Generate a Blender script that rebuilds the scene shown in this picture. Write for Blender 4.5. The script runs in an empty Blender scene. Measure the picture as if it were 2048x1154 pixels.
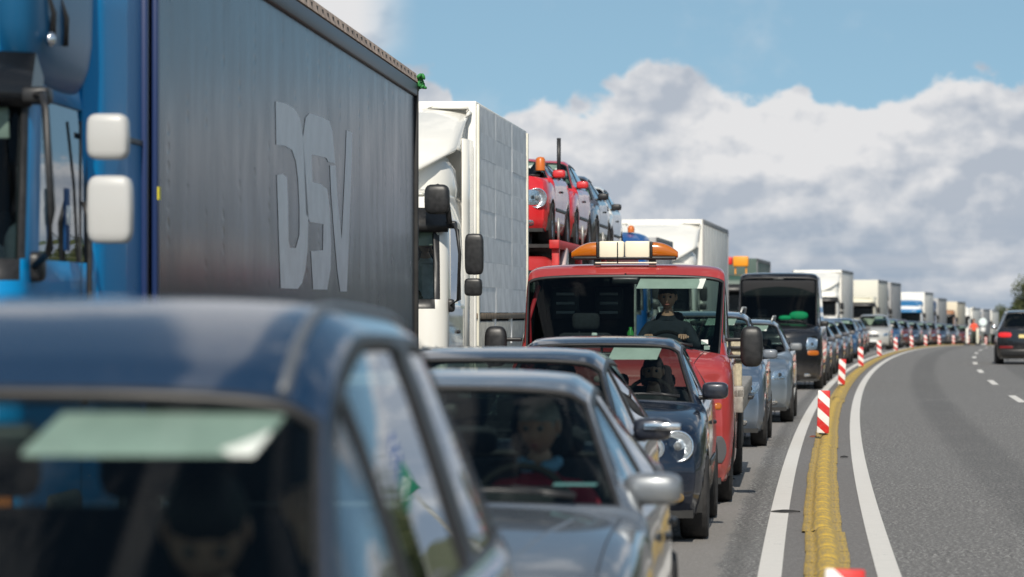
import bpy, bmesh, math, random
import numpy as np
from mathutils import Vector, Matrix
from mathutils.bvhtree import BVHTree
from mathutils.geometry import delaunay_2d_cdt
R = random.Random(7)
S = bpy.context.scene
COL = S.collection
rad = math.radians

# ------------------------------------------------------------------ camera, sky, sun, exposure
CAM_H = 1.65
cam_d = bpy.data.cameras.new('camera')
cam = bpy.data.objects.new('camera', cam_d)
COL.objects.link(cam)
cam.location = (0, 0, CAM_H)
cam.rotation_euler = (rad(90) + math.atan(50 / 6400), 0, 0)
cam_d.sensor_width = 36
cam_d.lens = 36 * 6400 / 2048
cam_d.clip_start = 0.3
cam_d.clip_end = 20000
cam_d.dof.use_dof = True
cam_d.dof.focus_distance = 31
cam_d.dof.aperture_fstop = 3.1
cam_d.dof.aperture_blades = 9
S.camera = cam

SUN_EL, SUN_LEFT = rad(41), rad(2)          # sun behind the camera, a little to its left
to_sun = Vector((-math.sin(SUN_LEFT) * math.cos(SUN_EL), -math.cos(SUN_LEFT) * math.cos(SUN_EL), math.sin(SUN_EL)))
sl = bpy.data.lights.new('sun', 'SUN')
sl.energy = 4.6
sl.angle = rad(0.5)
sl.color = (1, 0.93, 0.82)
so = bpy.data.objects.new('sun', sl)
COL.objects.link(so)
so.rotation_euler = to_sun.to_track_quat('Z', 'Y').to_euler()

S.view_settings.view_transform = 'Standard'
S.view_settings.look = 'None'
S.view_settings.gamma = 1
S.view_settings.use_curve_mapping = False
S.view_settings.exposure = -0.06
S.cycles.max_bounces = 8
S.cycles.transparent_max_bounces = 24
S.cycles.glossy_bounces = 3
S.cycles.diffuse_bounces = 3
S.cycles.sample_clamp_indirect = 6
S.cycles.blur_glossy = 0.5
S.cycles.use_denoising = True


class NT:
    """tiny node-tree writer"""
    def __init__(s, tree):
        s.t = tree; s.n = tree.nodes; s.l = tree.links
    def node(s, typ, **kw):
        o = s.n.new(typ)
        for k, v in kw.items(): setattr(o, k, v)
        return o
    def put(s, sock, v):
        if isinstance(v, bpy.types.NodeSocket): s.l.new(v, sock)
        elif isinstance(v, (tuple, list)) and sock.type == 'RGBA' and len(v) == 3: sock.default_value = (*v, 1)
        else: sock.default_value = v
    def m(s, op, a, b=0.0, c=0.0, clamp=False):
        o = s.node('ShaderNodeMath', operation=op, use_clamp=clamp)
        s.put(o.inputs[0], a); s.put(o.inputs[1], b); s.put(o.inputs[2], c)
        return o.outputs[0]
    def sm(s, v, a, b):
        o = s.node('ShaderNodeMapRange', interpolation_type='SMOOTHSTEP')
        s.put(o.inputs['Value'], v); s.put(o.inputs['From Min'], a); s.put(o.inputs['From Max'], b)
        return o.outputs[0]
    def mix(s, f, a, b, mode='MIX'):
        o = s.node('ShaderNodeMix', data_type='RGBA', blend_type=mode)
        s.put(o.inputs[0], f); s.put(o.inputs[6], a); s.put(o.inputs[7], b)
        return o.outputs[2]
    def noise(s, vec, scale, detail=3.0, rough=0.5, dist=0.0):
        o = s.node('ShaderNodeTexNoise')
        if vec is not None: s.l.new(vec, o.inputs['Vector'])
        o.inputs['Scale'].default_value = scale
        o.inputs['Detail'].default_value = detail
        o.inputs['Roughness'].default_value = rough
        o.inputs['Distortion'].default_value = dist
        return o.outputs[0]
    def vm(s, op, a, b=(0, 0, 0)):
        o = s.node('ShaderNodeVectorMath', operation=op)
        s.put(o.inputs[0], a); s.put(o.inputs[1], b)
        return o.outputs[0]


def build_world():
    w = bpy.data.worlds.new('World'); S.world = w; w.use_nodes = True
    w.cycles.sampling_method = 'MANUAL'; w.cycles.sample_map_resolution = 256
    n = NT(w.node_tree); w.node_tree.nodes.clear()
    out = n.node('ShaderNodeOutputWorld'); bg = n.node('ShaderNodeBackground')
    bg.inputs['Strength'].default_value = 0.1
    n.l.new(bg.outputs[0], out.inputs[0])
    tc = n.node('ShaderNodeTexCoord').outputs['Generated']
    sep = n.node('ShaderNodeSeparateXYZ'); n.l.new(tc, sep.inputs[0])
    x, y, z = sep.outputs
    # nishita, looked up a little higher than the true direction so that the low band is clear blue
    comb = n.node('ShaderNodeCombineXYZ')
    n.put(comb.inputs[0], x); n.put(comb.inputs[1], y)
    n.put(comb.inputs[2], n.m('ADD', n.m('MULTIPLY', n.m('MAXIMUM', z, 0.0), 0.8), 0.17))
    sky = n.node('ShaderNodeTexSky', sky_type='NISHITA')
    sky.sun_disc = False; sky.sun_elevation = SUN_EL
    sky.sun_rotation = math.atan2(to_sun.x, to_sun.y)
    sky.air_density = 1.0; sky.dust_density = 0.35; sky.ozone_density = 1.2
    n.l.new(n.vm('NORMALIZE', comb.outputs[0]), sky.inputs['Vector'])
    blue = n.mix(1.0, sky.outputs[0], (1.10, 1.20, 1.08), 'MULTIPLY')
    el = n.m('ARCSINE', z)
    az = n.m('ARCTAN2', x, y)
    # stretched direction space for the cloud structure
    cs = n.node('ShaderNodeCombineXYZ')
    n.put(cs.inputs[0], x); n.put(cs.inputs[1], y); n.put(cs.inputs[2], n.m('MULTIPLY', z, 1.35))
    p = cs.outputs[0]
    wv = n.node('ShaderNodeTexNoise'); n.l.new(p, wv.inputs['Vector']); wv.inputs['Scale'].default_value = 26; wv.inputs['Detail'].default_value = 4
    def warp(q): return n.vm('ADD', q, n.vm('MULTIPLY', n.vm('SUBTRACT', wv.outputs['Color'], (.5, .5, .5)), (.022, .022, .022)))
    PS = 24
    def puffs(q, sc):
        v = n.node('ShaderNodeTexVoronoi', voronoi_dimensions='2D', feature='SMOOTH_F1', normalize=True)
        n.l.new(q, v.inputs['Vector']); v.inputs['Scale'].default_value = sc
        v.inputs['Detail'].default_value = 2.5; v.inputs['Roughness'].default_value = 0.55; v.inputs['Lacunarity'].default_value = 2.3
        v.inputs['Smoothness'].default_value = 0.55
        return n.m('SUBTRACT', 1.0, v.outputs['Distance'])
    c2 = n.node('ShaderNodeCombineXYZ'); n.put(c2.inputs[0], n.m('MULTIPLY', az, 0.75)); n.put(c2.inputs[1], n.m('MULTIPLY', el, 1.1))
    pw = warp(c2.outputs[0])
    off = (0.0030, -0.0060, 0)
    n1 = n.m('ADD', n.m('MULTIPLY', puffs(pw, PS), 0.62), n.m('MULTIPLY', n.noise(p, 60, 6, .6), 0.30))
    n1b = n.m('ADD', n.m('MULTIPLY', puffs(n.vm('ADD', pw, off), PS), 0.62), n.m('MULTIPLY', n.noise(n.vm('ADD', p, (0.003, 0, -0.006)), 60, 6, .6), 0.30))
    n2 = n.noise(n.vm('MULTIPLY', p, (1, 1, 1.5)), 15, 4, 0.5)
    # height of the cloud bank as a function of azimuth
    fc = n.node('ShaderNodeFloatCurve')
    t = n.m('MULTIPLY_ADD', az, 2.5, 0.5, True)
    n.put(fc.inputs['Value'], t)
    c = fc.mapping.curves[0]
    def azt(px): return 0.5 + 2.5 * (px - 1024) / 6400
    pts = [(0, .60), (azt(500), .62), (azt(780), .80), (azt(895), .78), (azt(940), .60), (azt(1040), .70), (azt(1180), .72), (azt(1290), .84),
           (azt(1400), .83), (azt(1500), .76), (azt(1640), .74), (azt(1740), .78), (azt(1860), .81), (azt(1950), .83), (azt(2040), .78), (1, .7)]
    c.points[0].location = pts[0]; c.points[1].location = pts[-1]
    for q in pts[1:-1]: c.points.new(*q)
    fc.mapping.update()
    top = n.m('MULTIPLY', fc.outputs[0], 0.088)
    edge = n.m('ADD', n.m('SUBTRACT', top, el), n.m('MULTIPLY', n.m('SUBTRACT', n1, 0.52), 0.062))
    bank = n.sm(edge, -0.0008, 0.0028)
    # scattered cumulus higher up
    hi = n.m('ADD', n.noise(n.vm('ADD', p, (0.31, 0.0, 0.13)), 5.5, 6, 0.55), n.m('MULTIPLY', n.m('SUBTRACT', n1, 0.5), 0.16))
    hi = n.m('MULTIPLY', n.sm(hi, 0.52, 0.62), n.sm(el, 0.094, 0.13))
    wl = n.m('MULTIPLY', n.sm(az, -0.028, -0.05), n.sm(n.m('ADD', el, n.m('MULTIPLY', n.m('SUBTRACT', n1, .5), .05)), 0.080, 0.092))
    hi = n.m('MAXIMUM', hi, n.m('MULTIPLY', wl, n.sm(az, -0.13, -0.10)))
    wisp = n.m('MULTIPLY', n.sm(n.noise(p, 20, 5, .6), 0.55, 0.78), 0.22)
    mask = n.m('MAXIMUM', n.m('MAXIMUM', bank, hi), wisp)
    # lit tops, greyer bellies
    relief = n.m('MULTIPLY', n.m('SUBTRACT', n1, n1b), -6.5)
    crown = n.m('SUBTRACT', 1.0, n.sm(n.m('SUBTRACT', top, el), -0.004, 0.034))
    lit = n.m('ADD', n.m('ADD', n.m('MULTIPLY', crown, 0.62), relief), n.m('MULTIPLY', n.m('SUBTRACT', n2, 0.47), 3.0))
    lit = n.m('ADD', lit, 0.10, clamp=True)
    low = n.m('SUBTRACT', 1.0, n.sm(el, 0.008, 0.042))
    streak = n.noise(n.vm('MULTIPLY', p, (1, 1, 5)), 12, 5, .55)
    lit = n.m('MULTIPLY', lit, n.m('SUBTRACT', 1.0, n.m('MULTIPLY', low, n.m('MULTIPLY_ADD', n.sm(streak, .35, .62), .75, .15))))
    base = n.mix(n.m('MULTIPLY', low, n.sm(streak, .38, .60)), (4.7, 5.2, 5.95), (3.2, 4.05, 5.15))
    cloud = n.mix(lit, base, (8.1, 8.1, 8.2))
    col = n.mix(mask, blue, cloud)
    below = n.sm(z, 0.0, -0.02)
    col = n.mix(below, col, (0.9, 0.95, 0.9))
    n.l.new(col, bg.inputs['Color'])
build_world()


# ------------------------------------------------------------------ materials
MATS = {}
def new_mat(name):
    m = bpy.data.materials.new(name); m.use_nodes = True
    return m, NT(m.node_tree), m.node_tree.nodes['Principled BSDF']
def simple(name, col, rough=0.5, metal=0.0, coat=0.0, emit=None, var=0.0, vscale=8.0, bump=0.0, bscale=60.0, spec=0.5):
    if name in MATS: return MATS[name]
    m, n, b = new_mat(name)
    b.inputs['Base Color'].default_value = (*col, 1)
    b.inputs['Roughness'].default_value = rough
    b.inputs['Metallic'].default_value = metal
    b.inputs['Coat Weight'].default_value = coat
    b.inputs['Coat Roughness'].default_value = 0.04
    b.inputs['Specular IOR Level'].default_value = spec
    if emit: b.inputs['Emission Color'].default_value = (*emit[0], 1); b.inputs['Emission Strength'].default_value = emit[1]
    tc = n.node('ShaderNodeTexCoord').outputs['Object']
    if var:
        f = n.noise(tc, vscale, 5, 0.6)
        dark = tuple(c * (1 - var) for c in col); light = tuple(min(1, c * (1 + var)) for c in col)
        n.l.new(n.mix(n.sm(f, 0.3, 0.7), dark, light), b.inputs['Base Color'])
        n.l.new(n.m('MULTIPLY_ADD', f, 0.25, max(0.02, rough - 0.12), True), b.inputs['Roughness'])
    if bump:
        bp = n.node('ShaderNodeBump'); bp.inputs['Strength'].default_value = bump; bp.inputs['Distance'].default_value = 0.01
        n.l.new(n.noise(tc, bscale, 3), bp.inputs['Height']); n.l.new(bp.outputs[0], b.inputs['Normal'])
    MATS[name] = m
    return m
def paint(name, col, metal=0.5, rough=0.3, dirt=0.25):
    """car lacquer: flake colour, clear coat, a little road dust low on the body"""
    if name in MATS: return MATS[name]
    m, n, b = new_mat(name)
    tc = n.node('ShaderNodeTexCoord').outputs['Object']
    sep = n.node('ShaderNodeSeparateXYZ'); n.l.new(tc, sep.inputs[0])
    f = n.noise(tc, 7, 5, 0.6)
    d = n.m('ADD', n.m('SUBTRACT', 1.0, n.sm(sep.outputs[2], 0.15, 0.85)), n.m('MULTIPLY', n.m('SUBTRACT', f, 0.5), 0.9))
    d = n.m('MULTIPLY', n.sm(d, 0.2, 1.2), dirt * 2.2, clamp=True)
    n.l.new(n.mix(d, col, (0.16, 0.14, 0.12)), b.inputs['Base Color'])
    n.l.new(n.m('MULTIPLY', n.m('SUBTRACT', 1.0, d), metal), b.inputs['Metallic'])
    n.l.new(n.m('MULTIPLY_ADD', d, 0.5, rough, True), b.inputs['Roughness'])
    n.l.new(n.m('MULTIPLY', n.m('SUBTRACT', 1.0, d), 0.9), b.inputs['Coat Weight'])
    b.inputs['Coat Roughness'].default_value = 0.035
    MATS[name] = m
    return m
def glass(name, tint=(0.72, 0.8, 0.77), strength=1.0):
    if name in MATS: return MATS[name]
    m, n, b = new_mat(name)
    n.n.remove(b)
    out = n.n['Material Output']
    tr = n.node('ShaderNodeBsdfTransparent'); tr.inputs[0].default_value = (*tint, 1)
    gl = n.node('ShaderNodeBsdfGlossy'); gl.inputs['Roughness'].default_value = 0.01
    gl.inputs['Color'].default_value = (0.92, 0.96, 1, 1)
    fr = n.node('ShaderNodeFresnel'); fr.inputs[0].default_value = 1.5
    geo = n.node('ShaderNodeNewGeometry')
    # thin pane: same reflectance from both faces
    lw = n.node('ShaderNodeLayerWeight'); lw.inputs[0].default_value = 0.5
    ff = n.m('ADD', n.m('MULTIPLY', n.m('POWER', lw.outputs['Facing'], 4.2), 1.0), 0.05, clamp=True)
    ff = n.m('MULTIPLY', ff, strength)
    mx = n.node('ShaderNodeMixShader')
    n.l.new(ff, mx.inputs[0]); n.l.new(tr.outputs[0], mx.inputs[1]); n.l.new(gl.outputs[0], mx.inputs[2])
    n.l.new(mx.outputs[0], out.inputs[0])
    n.n.remove(fr); n.n.remove(geo)
    MATS[name] = m
    return m
G_CLEAR = glass('clear_glass', (0.52, 0.61, 0.58), 0.32)
G_SIDE = glass('side_glass', (0.6, 0.68, 0.65))
G_LENS = glass('lamp_lens', (0.93, 0.95, 0.95), 0.8)
M_BLACK = simple('black_plastic', (0.018, 0.018, 0.019), 0.42, var=0.3, vscale=20)
M_RUBBER = simple('tyre_rubber', (0.022, 0.021, 0.021), 0.8, var=0.3, vscale=14, bump=0.3)
M_TRIM = simple('dark_cabin_trim', (0.014, 0.014, 0.016), 0.85)
M_SEAT = simple('seat_cloth', (0.022, 0.024, 0.03), 0.95, var=0.3, vscale=30)
M_WHEEL = simple('steering_black', (.008, .008, .008), .85, spec=.2)
M_VISOR = simple('pale_visor_cloth', (0.62, 0.65, 0.60), 0.9, var=0.08)
M_BOWL = simple('bright_lamp_bowl', (0.62, 0.64, 0.67), 0.28, 0.8, bump=.5, bscale=60)
M_CHROME = simple('chrome', (0.85, 0.86, 0.88), 0.12, 1.0)
M_REFLECT = simple('lamp_bowl', (0.85, 0.86, 0.88), 0.14, 1.0, bump=0.6, bscale=45)
M_RIM = simple('alloy', (0.42, 0.43, 0.45), 0.35, 0.9, var=0.2)
M_STEEL = simple('galvanised_steel', (0.42, 0.42, 0.40), 0.5, 0.6, var=0.25)
M_CHASSIS = simple('chassis_black', (0.02, 0.02, 0.02), 0.7, var=0.4)
M_AMBER = simple('amber_lens', (0.42, 0.11, 0.008), 0.18, coat=0.8)
M_RED = simple('red_lens', (0.55, 0.01, 0.012), 0.15, coat=0.8, emit=((1, 0.02, 0.02), 0.25))
M_WHITE = simple('white_panel', (0.80, 0.79, 0.75), 0.45, var=0.06, vscale=3)
M_PLATE = simple('plate_white', (0.8, 0.8, 0.78), 0.4)
M_GREY = simple('grey_plastic', (0.16, 0.165, 0.17), 0.5)

# ------------------------------------------------------------------ mesh helpers
class MB:
    def __init__(s): s.v = []; s.f = []; s.m = []; s.sm = []
    def add(s, vs, fs, mi=0, smooth=True):
        o = len(s.v)
        s.v += [tuple(v) for v in vs]
        for f in fs:
            s.f.append(tuple(i + o for i in f)); s.m.append(mi); s.sm.append(smooth)
        return s
    def box(s, c, d, r=0.0, seg=2, mi=0, rot=None):
        bm = bmesh.new(); bmesh.ops.create_cube(bm, size=1)
        bmesh.ops.scale(bm, vec=Vector(d), verts=bm.verts)
        if r > 0: bmesh.ops.bevel(bm, geom=list(bm.edges), offset=min(r, min(d) * 0.49), segments=seg, profile=0.5, affect='EDGES')
        if rot is not None: bmesh.ops.rotate(bm, matrix=rot, verts=bm.verts)
        bmesh.ops.translate(bm, vec=Vector(c), verts=bm.verts)
        bm.verts.index_update()
        s.add([v.co[:] for v in bm.verts], [[v.index for v in f.verts] for f in bm.faces], mi, r > 0)
        bm.free(); return s
    def tube(s, pts, r, n=8, mi=0, caps=True):
        pts = [Vector(p) for p in pts]; vs = []; k = len(pts)
        rs = r if isinstance(r, (list, tuple)) else [r] * k
        for i, p in enumerate(pts):
            t = (pts[min(i + 1, k - 1)] - pts[max(i - 1, 0)]).normalized()
            a = t.cross(Vector((0, 0, 1)) if abs(t.z) < 0.9 else Vector((1, 0, 0))).normalized(); b = t.cross(a)
            for j in range(n):
                w = 2 * math.pi * j / n
                vs.append(p + (a * math.cos(w) + b * math.sin(w)) * rs[i])
        fs = [(i * n + j, i * n + (j + 1) % n, (i + 1) * n + (j + 1) % n, (i + 1) * n + j) for i in range(k - 1) for j in range(n)]
        if caps: fs += [tuple(range(n))[::-1], tuple((k - 1) * n + j for j in range(n))]
        return s.add(vs, fs, mi)
    def lathe(s, c, axis, prof, n=24, mi=0):
        """prof: list of (radius, offset along axis)"""
        ax = Vector(axis).normalized(); a = ax.cross(Vector((0, 0, 1)) if abs(ax.z) < 0.9 else Vector((1, 0, 0))).normalized(); b = ax.cross(a)
        c = Vector(c); vs = []
        for r, o in prof:
            for j in range(n):
                w = 2 * math.pi * j / n
                vs.append(c + ax * o + (a * math.cos(w) + b * math.sin(w)) * max(r, 1e-4))
        fs = [(i * n + j, i * n + (j + 1) % n, (i + 1) * n + (j + 1) % n, (i + 1) * n + j) for i in range(len(prof) - 1) for j in range(n)]
        return s.add(vs, fs, mi)
    def prism(s, poly, plane, a0, a1, mi=0):
        """poly in the two axes other than plane; extruded from a0 to a1 along plane"""
        def P(p, a): return {'x': (a, p[0], p[1]), 'y': (p[0], a, p[1]), 'z': (p[0], p[1], a)}[plane]
        k = len(poly)
        vs = [P(p, a0) for p in poly] + [P(p, a1) for p in poly]
        fs = [tuple(range(k)), tuple(range(k, 2 * k))[::-1]] + [(i, i + k, (i + 1) % k + k, (i + 1) % k) for i in range(k)]
        return s.add(vs, fs, mi, False)
    def ellipsoid(s, c, d, e=1.0, n=14, mi=0, rot=None):
        """superellipsoid: e<1 boxier"""
        vs = []
        def sp(v): return math.copysign(abs(v) ** e, v)
        for i in range(n + 1):
            ph = -math.pi / 2 + math.pi * i / n
            for j in range(2 * n):
                th = math.pi * j / n
                q = Vector((sp(math.cos(ph)) * sp(math.cos(th)) * d[0] / 2, sp(math.cos(ph)) * sp(math.sin(th)) * d[1] / 2, sp(math.sin(ph)) * d[2] / 2))
                if rot is not None: q = rot @ q
                vs.append(q + Vector(c))
        w = 2 * n
        return s.add(vs, [(i * w + j, i * w + (j + 1) % w, (i + 1) * w + (j + 1) % w, (i + 1) * w + j) for i in range(n) for j in range(w)], mi)
    def grid(s, P, mi=0, face_dir=None):
        """P[i][j] -> points"""
        h, w = len(P), len(P[0])
        fs = [(i * w + j, i * w + j + 1, (i + 1) * w + j + 1, (i + 1) * w + j) for i in range(h - 1) for j in range(w - 1)]
        if face_dir is not None:
            i, j = (h - 1) // 2, (w - 1) // 2
            a = Vector(P[i][j + 1]) - Vector(P[i][j]); b = Vector(P[i + 1][j]) - Vector(P[i][j])
            if a.cross(b).dot(Vector(face_dir)) < 0: fs = [f[::-1] for f in fs]
        return s.add([p for r in P for p in r], fs, mi)
    def build(s, name, mats, parent=None, clean=False):
        me = bpy.data.meshes.new(name)
        me.from_pydata(s.v, [], s.f)
        for m in (mats if isinstance(mats, (list, tuple)) else [mats]): me.materials.append(m)
        me.polygons.foreach_set('material_index', s.m)
        me.polygons.foreach_set('use_smooth', s.sm)
        if clean:
            bm = bmesh.new(); bm.from_mesh(me)
            bmesh.ops.remove_doubles(bm, verts=bm.verts, dist=2e-4)
            bmesh.ops.dissolve_degenerate(bm, edges=bm.edges, dist=1e-5)
            bm.to_mesh(me); bm.free()
        me.update()
        o = bpy.data.objects.new(name, me); COL.objects.link(o)
        if parent is not None: o.parent = parent
        return o

def thing(name, label, cat, loc=(0, 0, 0), rotz=0.0, group=None):
    o = bpy.data.objects.new(name, None); COL.objects.link(o)
    o.location = loc; o.rotation_euler = (0, 0, rotz); o.empty_display_size = 0.2
    o['label'] = label; o['category'] = cat
    if group: o['group'] = group
    return o
def tag(o, label, cat, group=None):
    o['label'] = label; o['category'] = cat
    if group: o['group'] = group
    return o
def struct(o, kind='structure'): o['kind'] = kind; return o
KIDS = {}
def copy_tree(o, parent=None):
    c = o.copy(); COL.objects.link(c); c.parent = parent
    if parent is None and 'group' in c: pass
    for ch in list(o.children): copy_tree(ch, c)
    return c
def dup(src, label, loc, rotz, group=None):
    c = copy_tree(src); c['label'] = label; c.location = loc; c.rotation_euler = (0, 0, rotz)
    if group: c['group'] = group
    return c

# ------------------------------------------------------------------ the road's line
C0, C1, C2, DEND = 0.632, 0.081, 0.00027, 340.0
def road_x(d):
    if d <= DEND: return C0 + C1 * d + C2 * d * d
    return C0 + C1 * DEND + C2 * DEND ** 2 + (C1 + 2 * C2 * DEND) * (d - DEND)
def road_m(d): return C1 + 2 * C2 * min(d, DEND)
def road_z(d):
    if d <= 110: return 0.0
    if d <= 242: return -4.3e-5 * (d - 110) ** 2
    z0 = -4.3e-5 * 132 ** 2
    return z0 - 0.01135 * (min(d, 620) - 242)
def on_road(d, lat, dz=0.0):
    m = road_m(d); k = 1 / math.sqrt(1 + m * m)
    return Vector((road_x(d) + lat * k, d - lat * m * k, road_z(d) + dz))
def head(d): return -math.atan(road_m(d))
# ------------------------------------------------------------------ ground, road, markings
def ribbon(name, lat0, lat1, d0, d1, step, dz, mat, parent=None, nl=1):
    n = max(1, int(math.ceil((d1 - d0) / step))); P = []; uv = []
    for i in range(n + 1):
        d = d0 + (d1 - d0) * i / n
        P.append([on_road(d, lat0 + (lat1 - lat0) * j / nl, dz) for j in range(nl + 1)])
    mb = MB().grid(P, 0, (0, 0, 1)); o = mb.build(name, mat, parent)
    return o
def lat_node(n):
    """lateral offset from the right-hand edge line, in metres, worked out from the place on the ground"""
    tc = n.node('ShaderNodeTexCoord').outputs['Object']
    sep = n.node('ShaderNodeSeparateXYZ'); n.l.new(tc, sep.inputs[0])
    x, y = sep.outputs[0], sep.outputs[1]
    q = n.m('ADD', n.m('MULTIPLY', n.m('MULTIPLY', y, y), C2), n.m('MULTIPLY_ADD', y, C1, C0))
    return tc, n.m('SUBTRACT', x, q), y
def asphalt_mat():
    m, n, b = new_mat('asphalt')
    tc, lat, y = lat_node(n)
    big = n.noise(tc, 0.35, 4, 0.6)
    mid = n.noise(tc, 9, 4, 0.6)
    fine = n.m('ADD', n.m('MULTIPLY', n.noise(tc, 34, 2, 0.6), 0.55), n.m('MULTIPLY', n.noise(tc, 90, 2, 0.7), 0.45))
    vo = n.node('ShaderNodeTexVoronoi'); n.l.new(tc, vo.inputs['Vector']); vo.inputs['Scale'].default_value = 42
    vsep = n.node('ShaderNodeSeparateColor'); n.l.new(vo.outputs['Color'], vsep.inputs[0])
    stone = n.m('MULTIPLY', vsep.outputs[0], n.sm(fine, 0.42, 0.66))
    col = n.mix(n.sm(fine, 0.40, 0.60), (0.028, 0.027, 0.027), (0.235, 0.228, 0.22))
    col = n.mix(n.m('MULTIPLY', n.sm(stone, 0.30, 0.56), 1.0), col, (0.58, 0.57, 0.54))
    col = n.mix(n.m('MULTIPLY', n.sm(big, 0.35, 0.62), 0.45), col, (0.15, 0.147, 0.142))
    # ground-off strip of an old line beside the cars: smooth and paler
    wob = n.m('MULTIPLY', n.m('SUBTRACT', n.noise(tc, 1.6, 4, .6), 0.5), 0.22)
    l2 = n.m('ADD', lat, wob)
    strip = n.m('MULTIPLY', n.sm(l2, -1.50, -1.44), n.sm(l2, -1.06, -1.12))
    col = n.mix(n.m('MULTIPLY', strip, n.m('MULTIPLY_ADD', mid, 0.5, 0.5)), col, (0.23, 0.215, 0.20))
    seam = n.m('MULTIPLY', n.sm(l2, -1.08, -1.0), n.sm(l2, -0.90, -0.98))
    col = n.mix(n.m('MULTIPLY', seam, 0.35), col, (0.06, 0.058, 0.056))
    # smoother mortar between the two edge lines
    med = n.m('MULTIPLY', n.sm(lat, -0.80, -0.72), n.sm(lat, -0.02, -0.08))
    col = n.mix(n.m('MULTIPLY', med, 0.75), col, n.mix(mid, (0.12, 0.113, 0.11), (0.20, 0.19, 0.183)))
    # darker oil track down the middle of each lane, polished wheel tracks
    def band(c, w): return n.m('SUBTRACT', 1.0, n.sm(n.m('ABSOLUTE', n.m('SUBTRACT', lat, c)), w * 0.4, w))
    oil = n.m('MAXIMUM', n.m('MAXIMUM', band(1.45, .45), band(4.3, .5)), band(-2.2, .5))
    col = n.mix(n.m('MULTIPLY', oil, n.m('MULTIPLY_ADD', big, 0.5, 0.08)), col, (0.05, 0.05, 0.05))
    n.l.new(col, b.inputs['Base Color'])
    b.inputs['Roughness'].default_value = 0.88
    bp = n.node('ShaderNodeBump'); bp.inputs['Strength'].default_value = 0.8; bp.inputs['Distance'].default_value = 0.006
    n.l.new(n.m('ADD', fine, vo.outputs['Distance']), bp.inputs['Height']); n.l.new(bp.outputs[0], b.inputs['Normal'])
    return m
def line_mat(name, col, wear):
    m, n, b = new_mat(name)
    tc = n.node('ShaderNodeTexCoord').outputs['Object']
    f = n.noise(tc, 5, 6, 0.65); g = n.noise(tc, 90, 2, 0.6)
    c = n.mix(n.sm(f, 0.3, 0.75), tuple(v * 0.9 for v in col), col)
    k = n.m('MULTIPLY', n.sm(n.m('ADD', n.m('MULTIPLY', f, 0.55), n.m('MULTIPLY', g, 0.5)), 0.60, 0.70), wear)
    n.l.new(n.mix(k, c, (0.22, 0.21, 0.2)), b.inputs['Base Color'])
    b.inputs['Roughness'].default_value = 0.7
    bp = n.node('ShaderNodeBump'); bp.inputs['Strength'].default_value = 0.35; bp.inputs['Distance'].default_value = 0.004
    n.l.new(g, bp.inputs['Height']); n.l.new(bp.outputs[0], b.inputs['Normal'])
    return m
def grass_mat():
    m, n, b = new_mat('verge_grass')
    tc = n.node('ShaderNodeTexCoord').outputs['Object']
    a = n.noise(tc, 0.05, 4); f = n.noise(tc, 6, 5, 0.7)
    c = n.mix(n.sm(f, 0.3, 0.7), (0.035, 0.055, 0.018), (0.10, 0.115, 0.04))
    n.l.new(n.mix(n.sm(a, 0.4, 0.65), c, (0.14, 0.13, 0.06)), b.inputs['Base Color'])
    b.inputs['Roughness'].default_value = 0.95
    return m
M_ASPH, M_GRASS = asphalt_mat(), grass_mat()
M_LINE = line_mat('road_line_white', (0.68, 0.655, 0.61), 0.75)

def ground():
    ys = [-600, -60, 0, 60, 110, 140, 170, 200, 230, 260, 320, 400, 500, 620, 900, 1600, 3500, 9000]
    P = []
    for y in ys:
        z = road_z(max(0, min(y, 620))) - 0.12
        P.append([(x, y, z) for x in (-9000, -1500, -300, -60, 0, 60, 160, 300, 700, 1800, 9000)])
    struct(MB().grid(P, 0, (0, 0, 1)).build('ground', M_GRASS))
ground()
struct(ribbon('motorway_road', -11.5, 9.2, -30, 900, 3, 0.0, M_ASPH, nl=6))
struct(ribbon('road_line', -0.825, -0.675, -20, 420, 2, 0.004, M_LINE))
struct(ribbon('road_line', -0.075, 0.075, -20, 420, 2, 0.004, M_LINE))
struct(ribbon('road_line', 6.35, 6.5, -20, 420, 3, 0.004, M_LINE))
struct(ribbon('road_line', -8.0, -7.8, -20, 420, 3, 0.004, M_LINE))
def dashes(lat, first, length, gap, n):
    mb = MB()
    for k in range(n):
        d = first + k * gap
        P = [[on_road(d + length * i / 3, lat + s * 0.075, 0.004) for s in (-1, 1)] for i in range(4)]
        mb.grid(P, 0, (0, 0, 1))
    return struct(mb.build('lane_dashes', M_LINE))
dashes(3.06, 0.5, 5, 14.8, 22)
dashes(-3.62, 4, 5, 15, 22)

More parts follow.
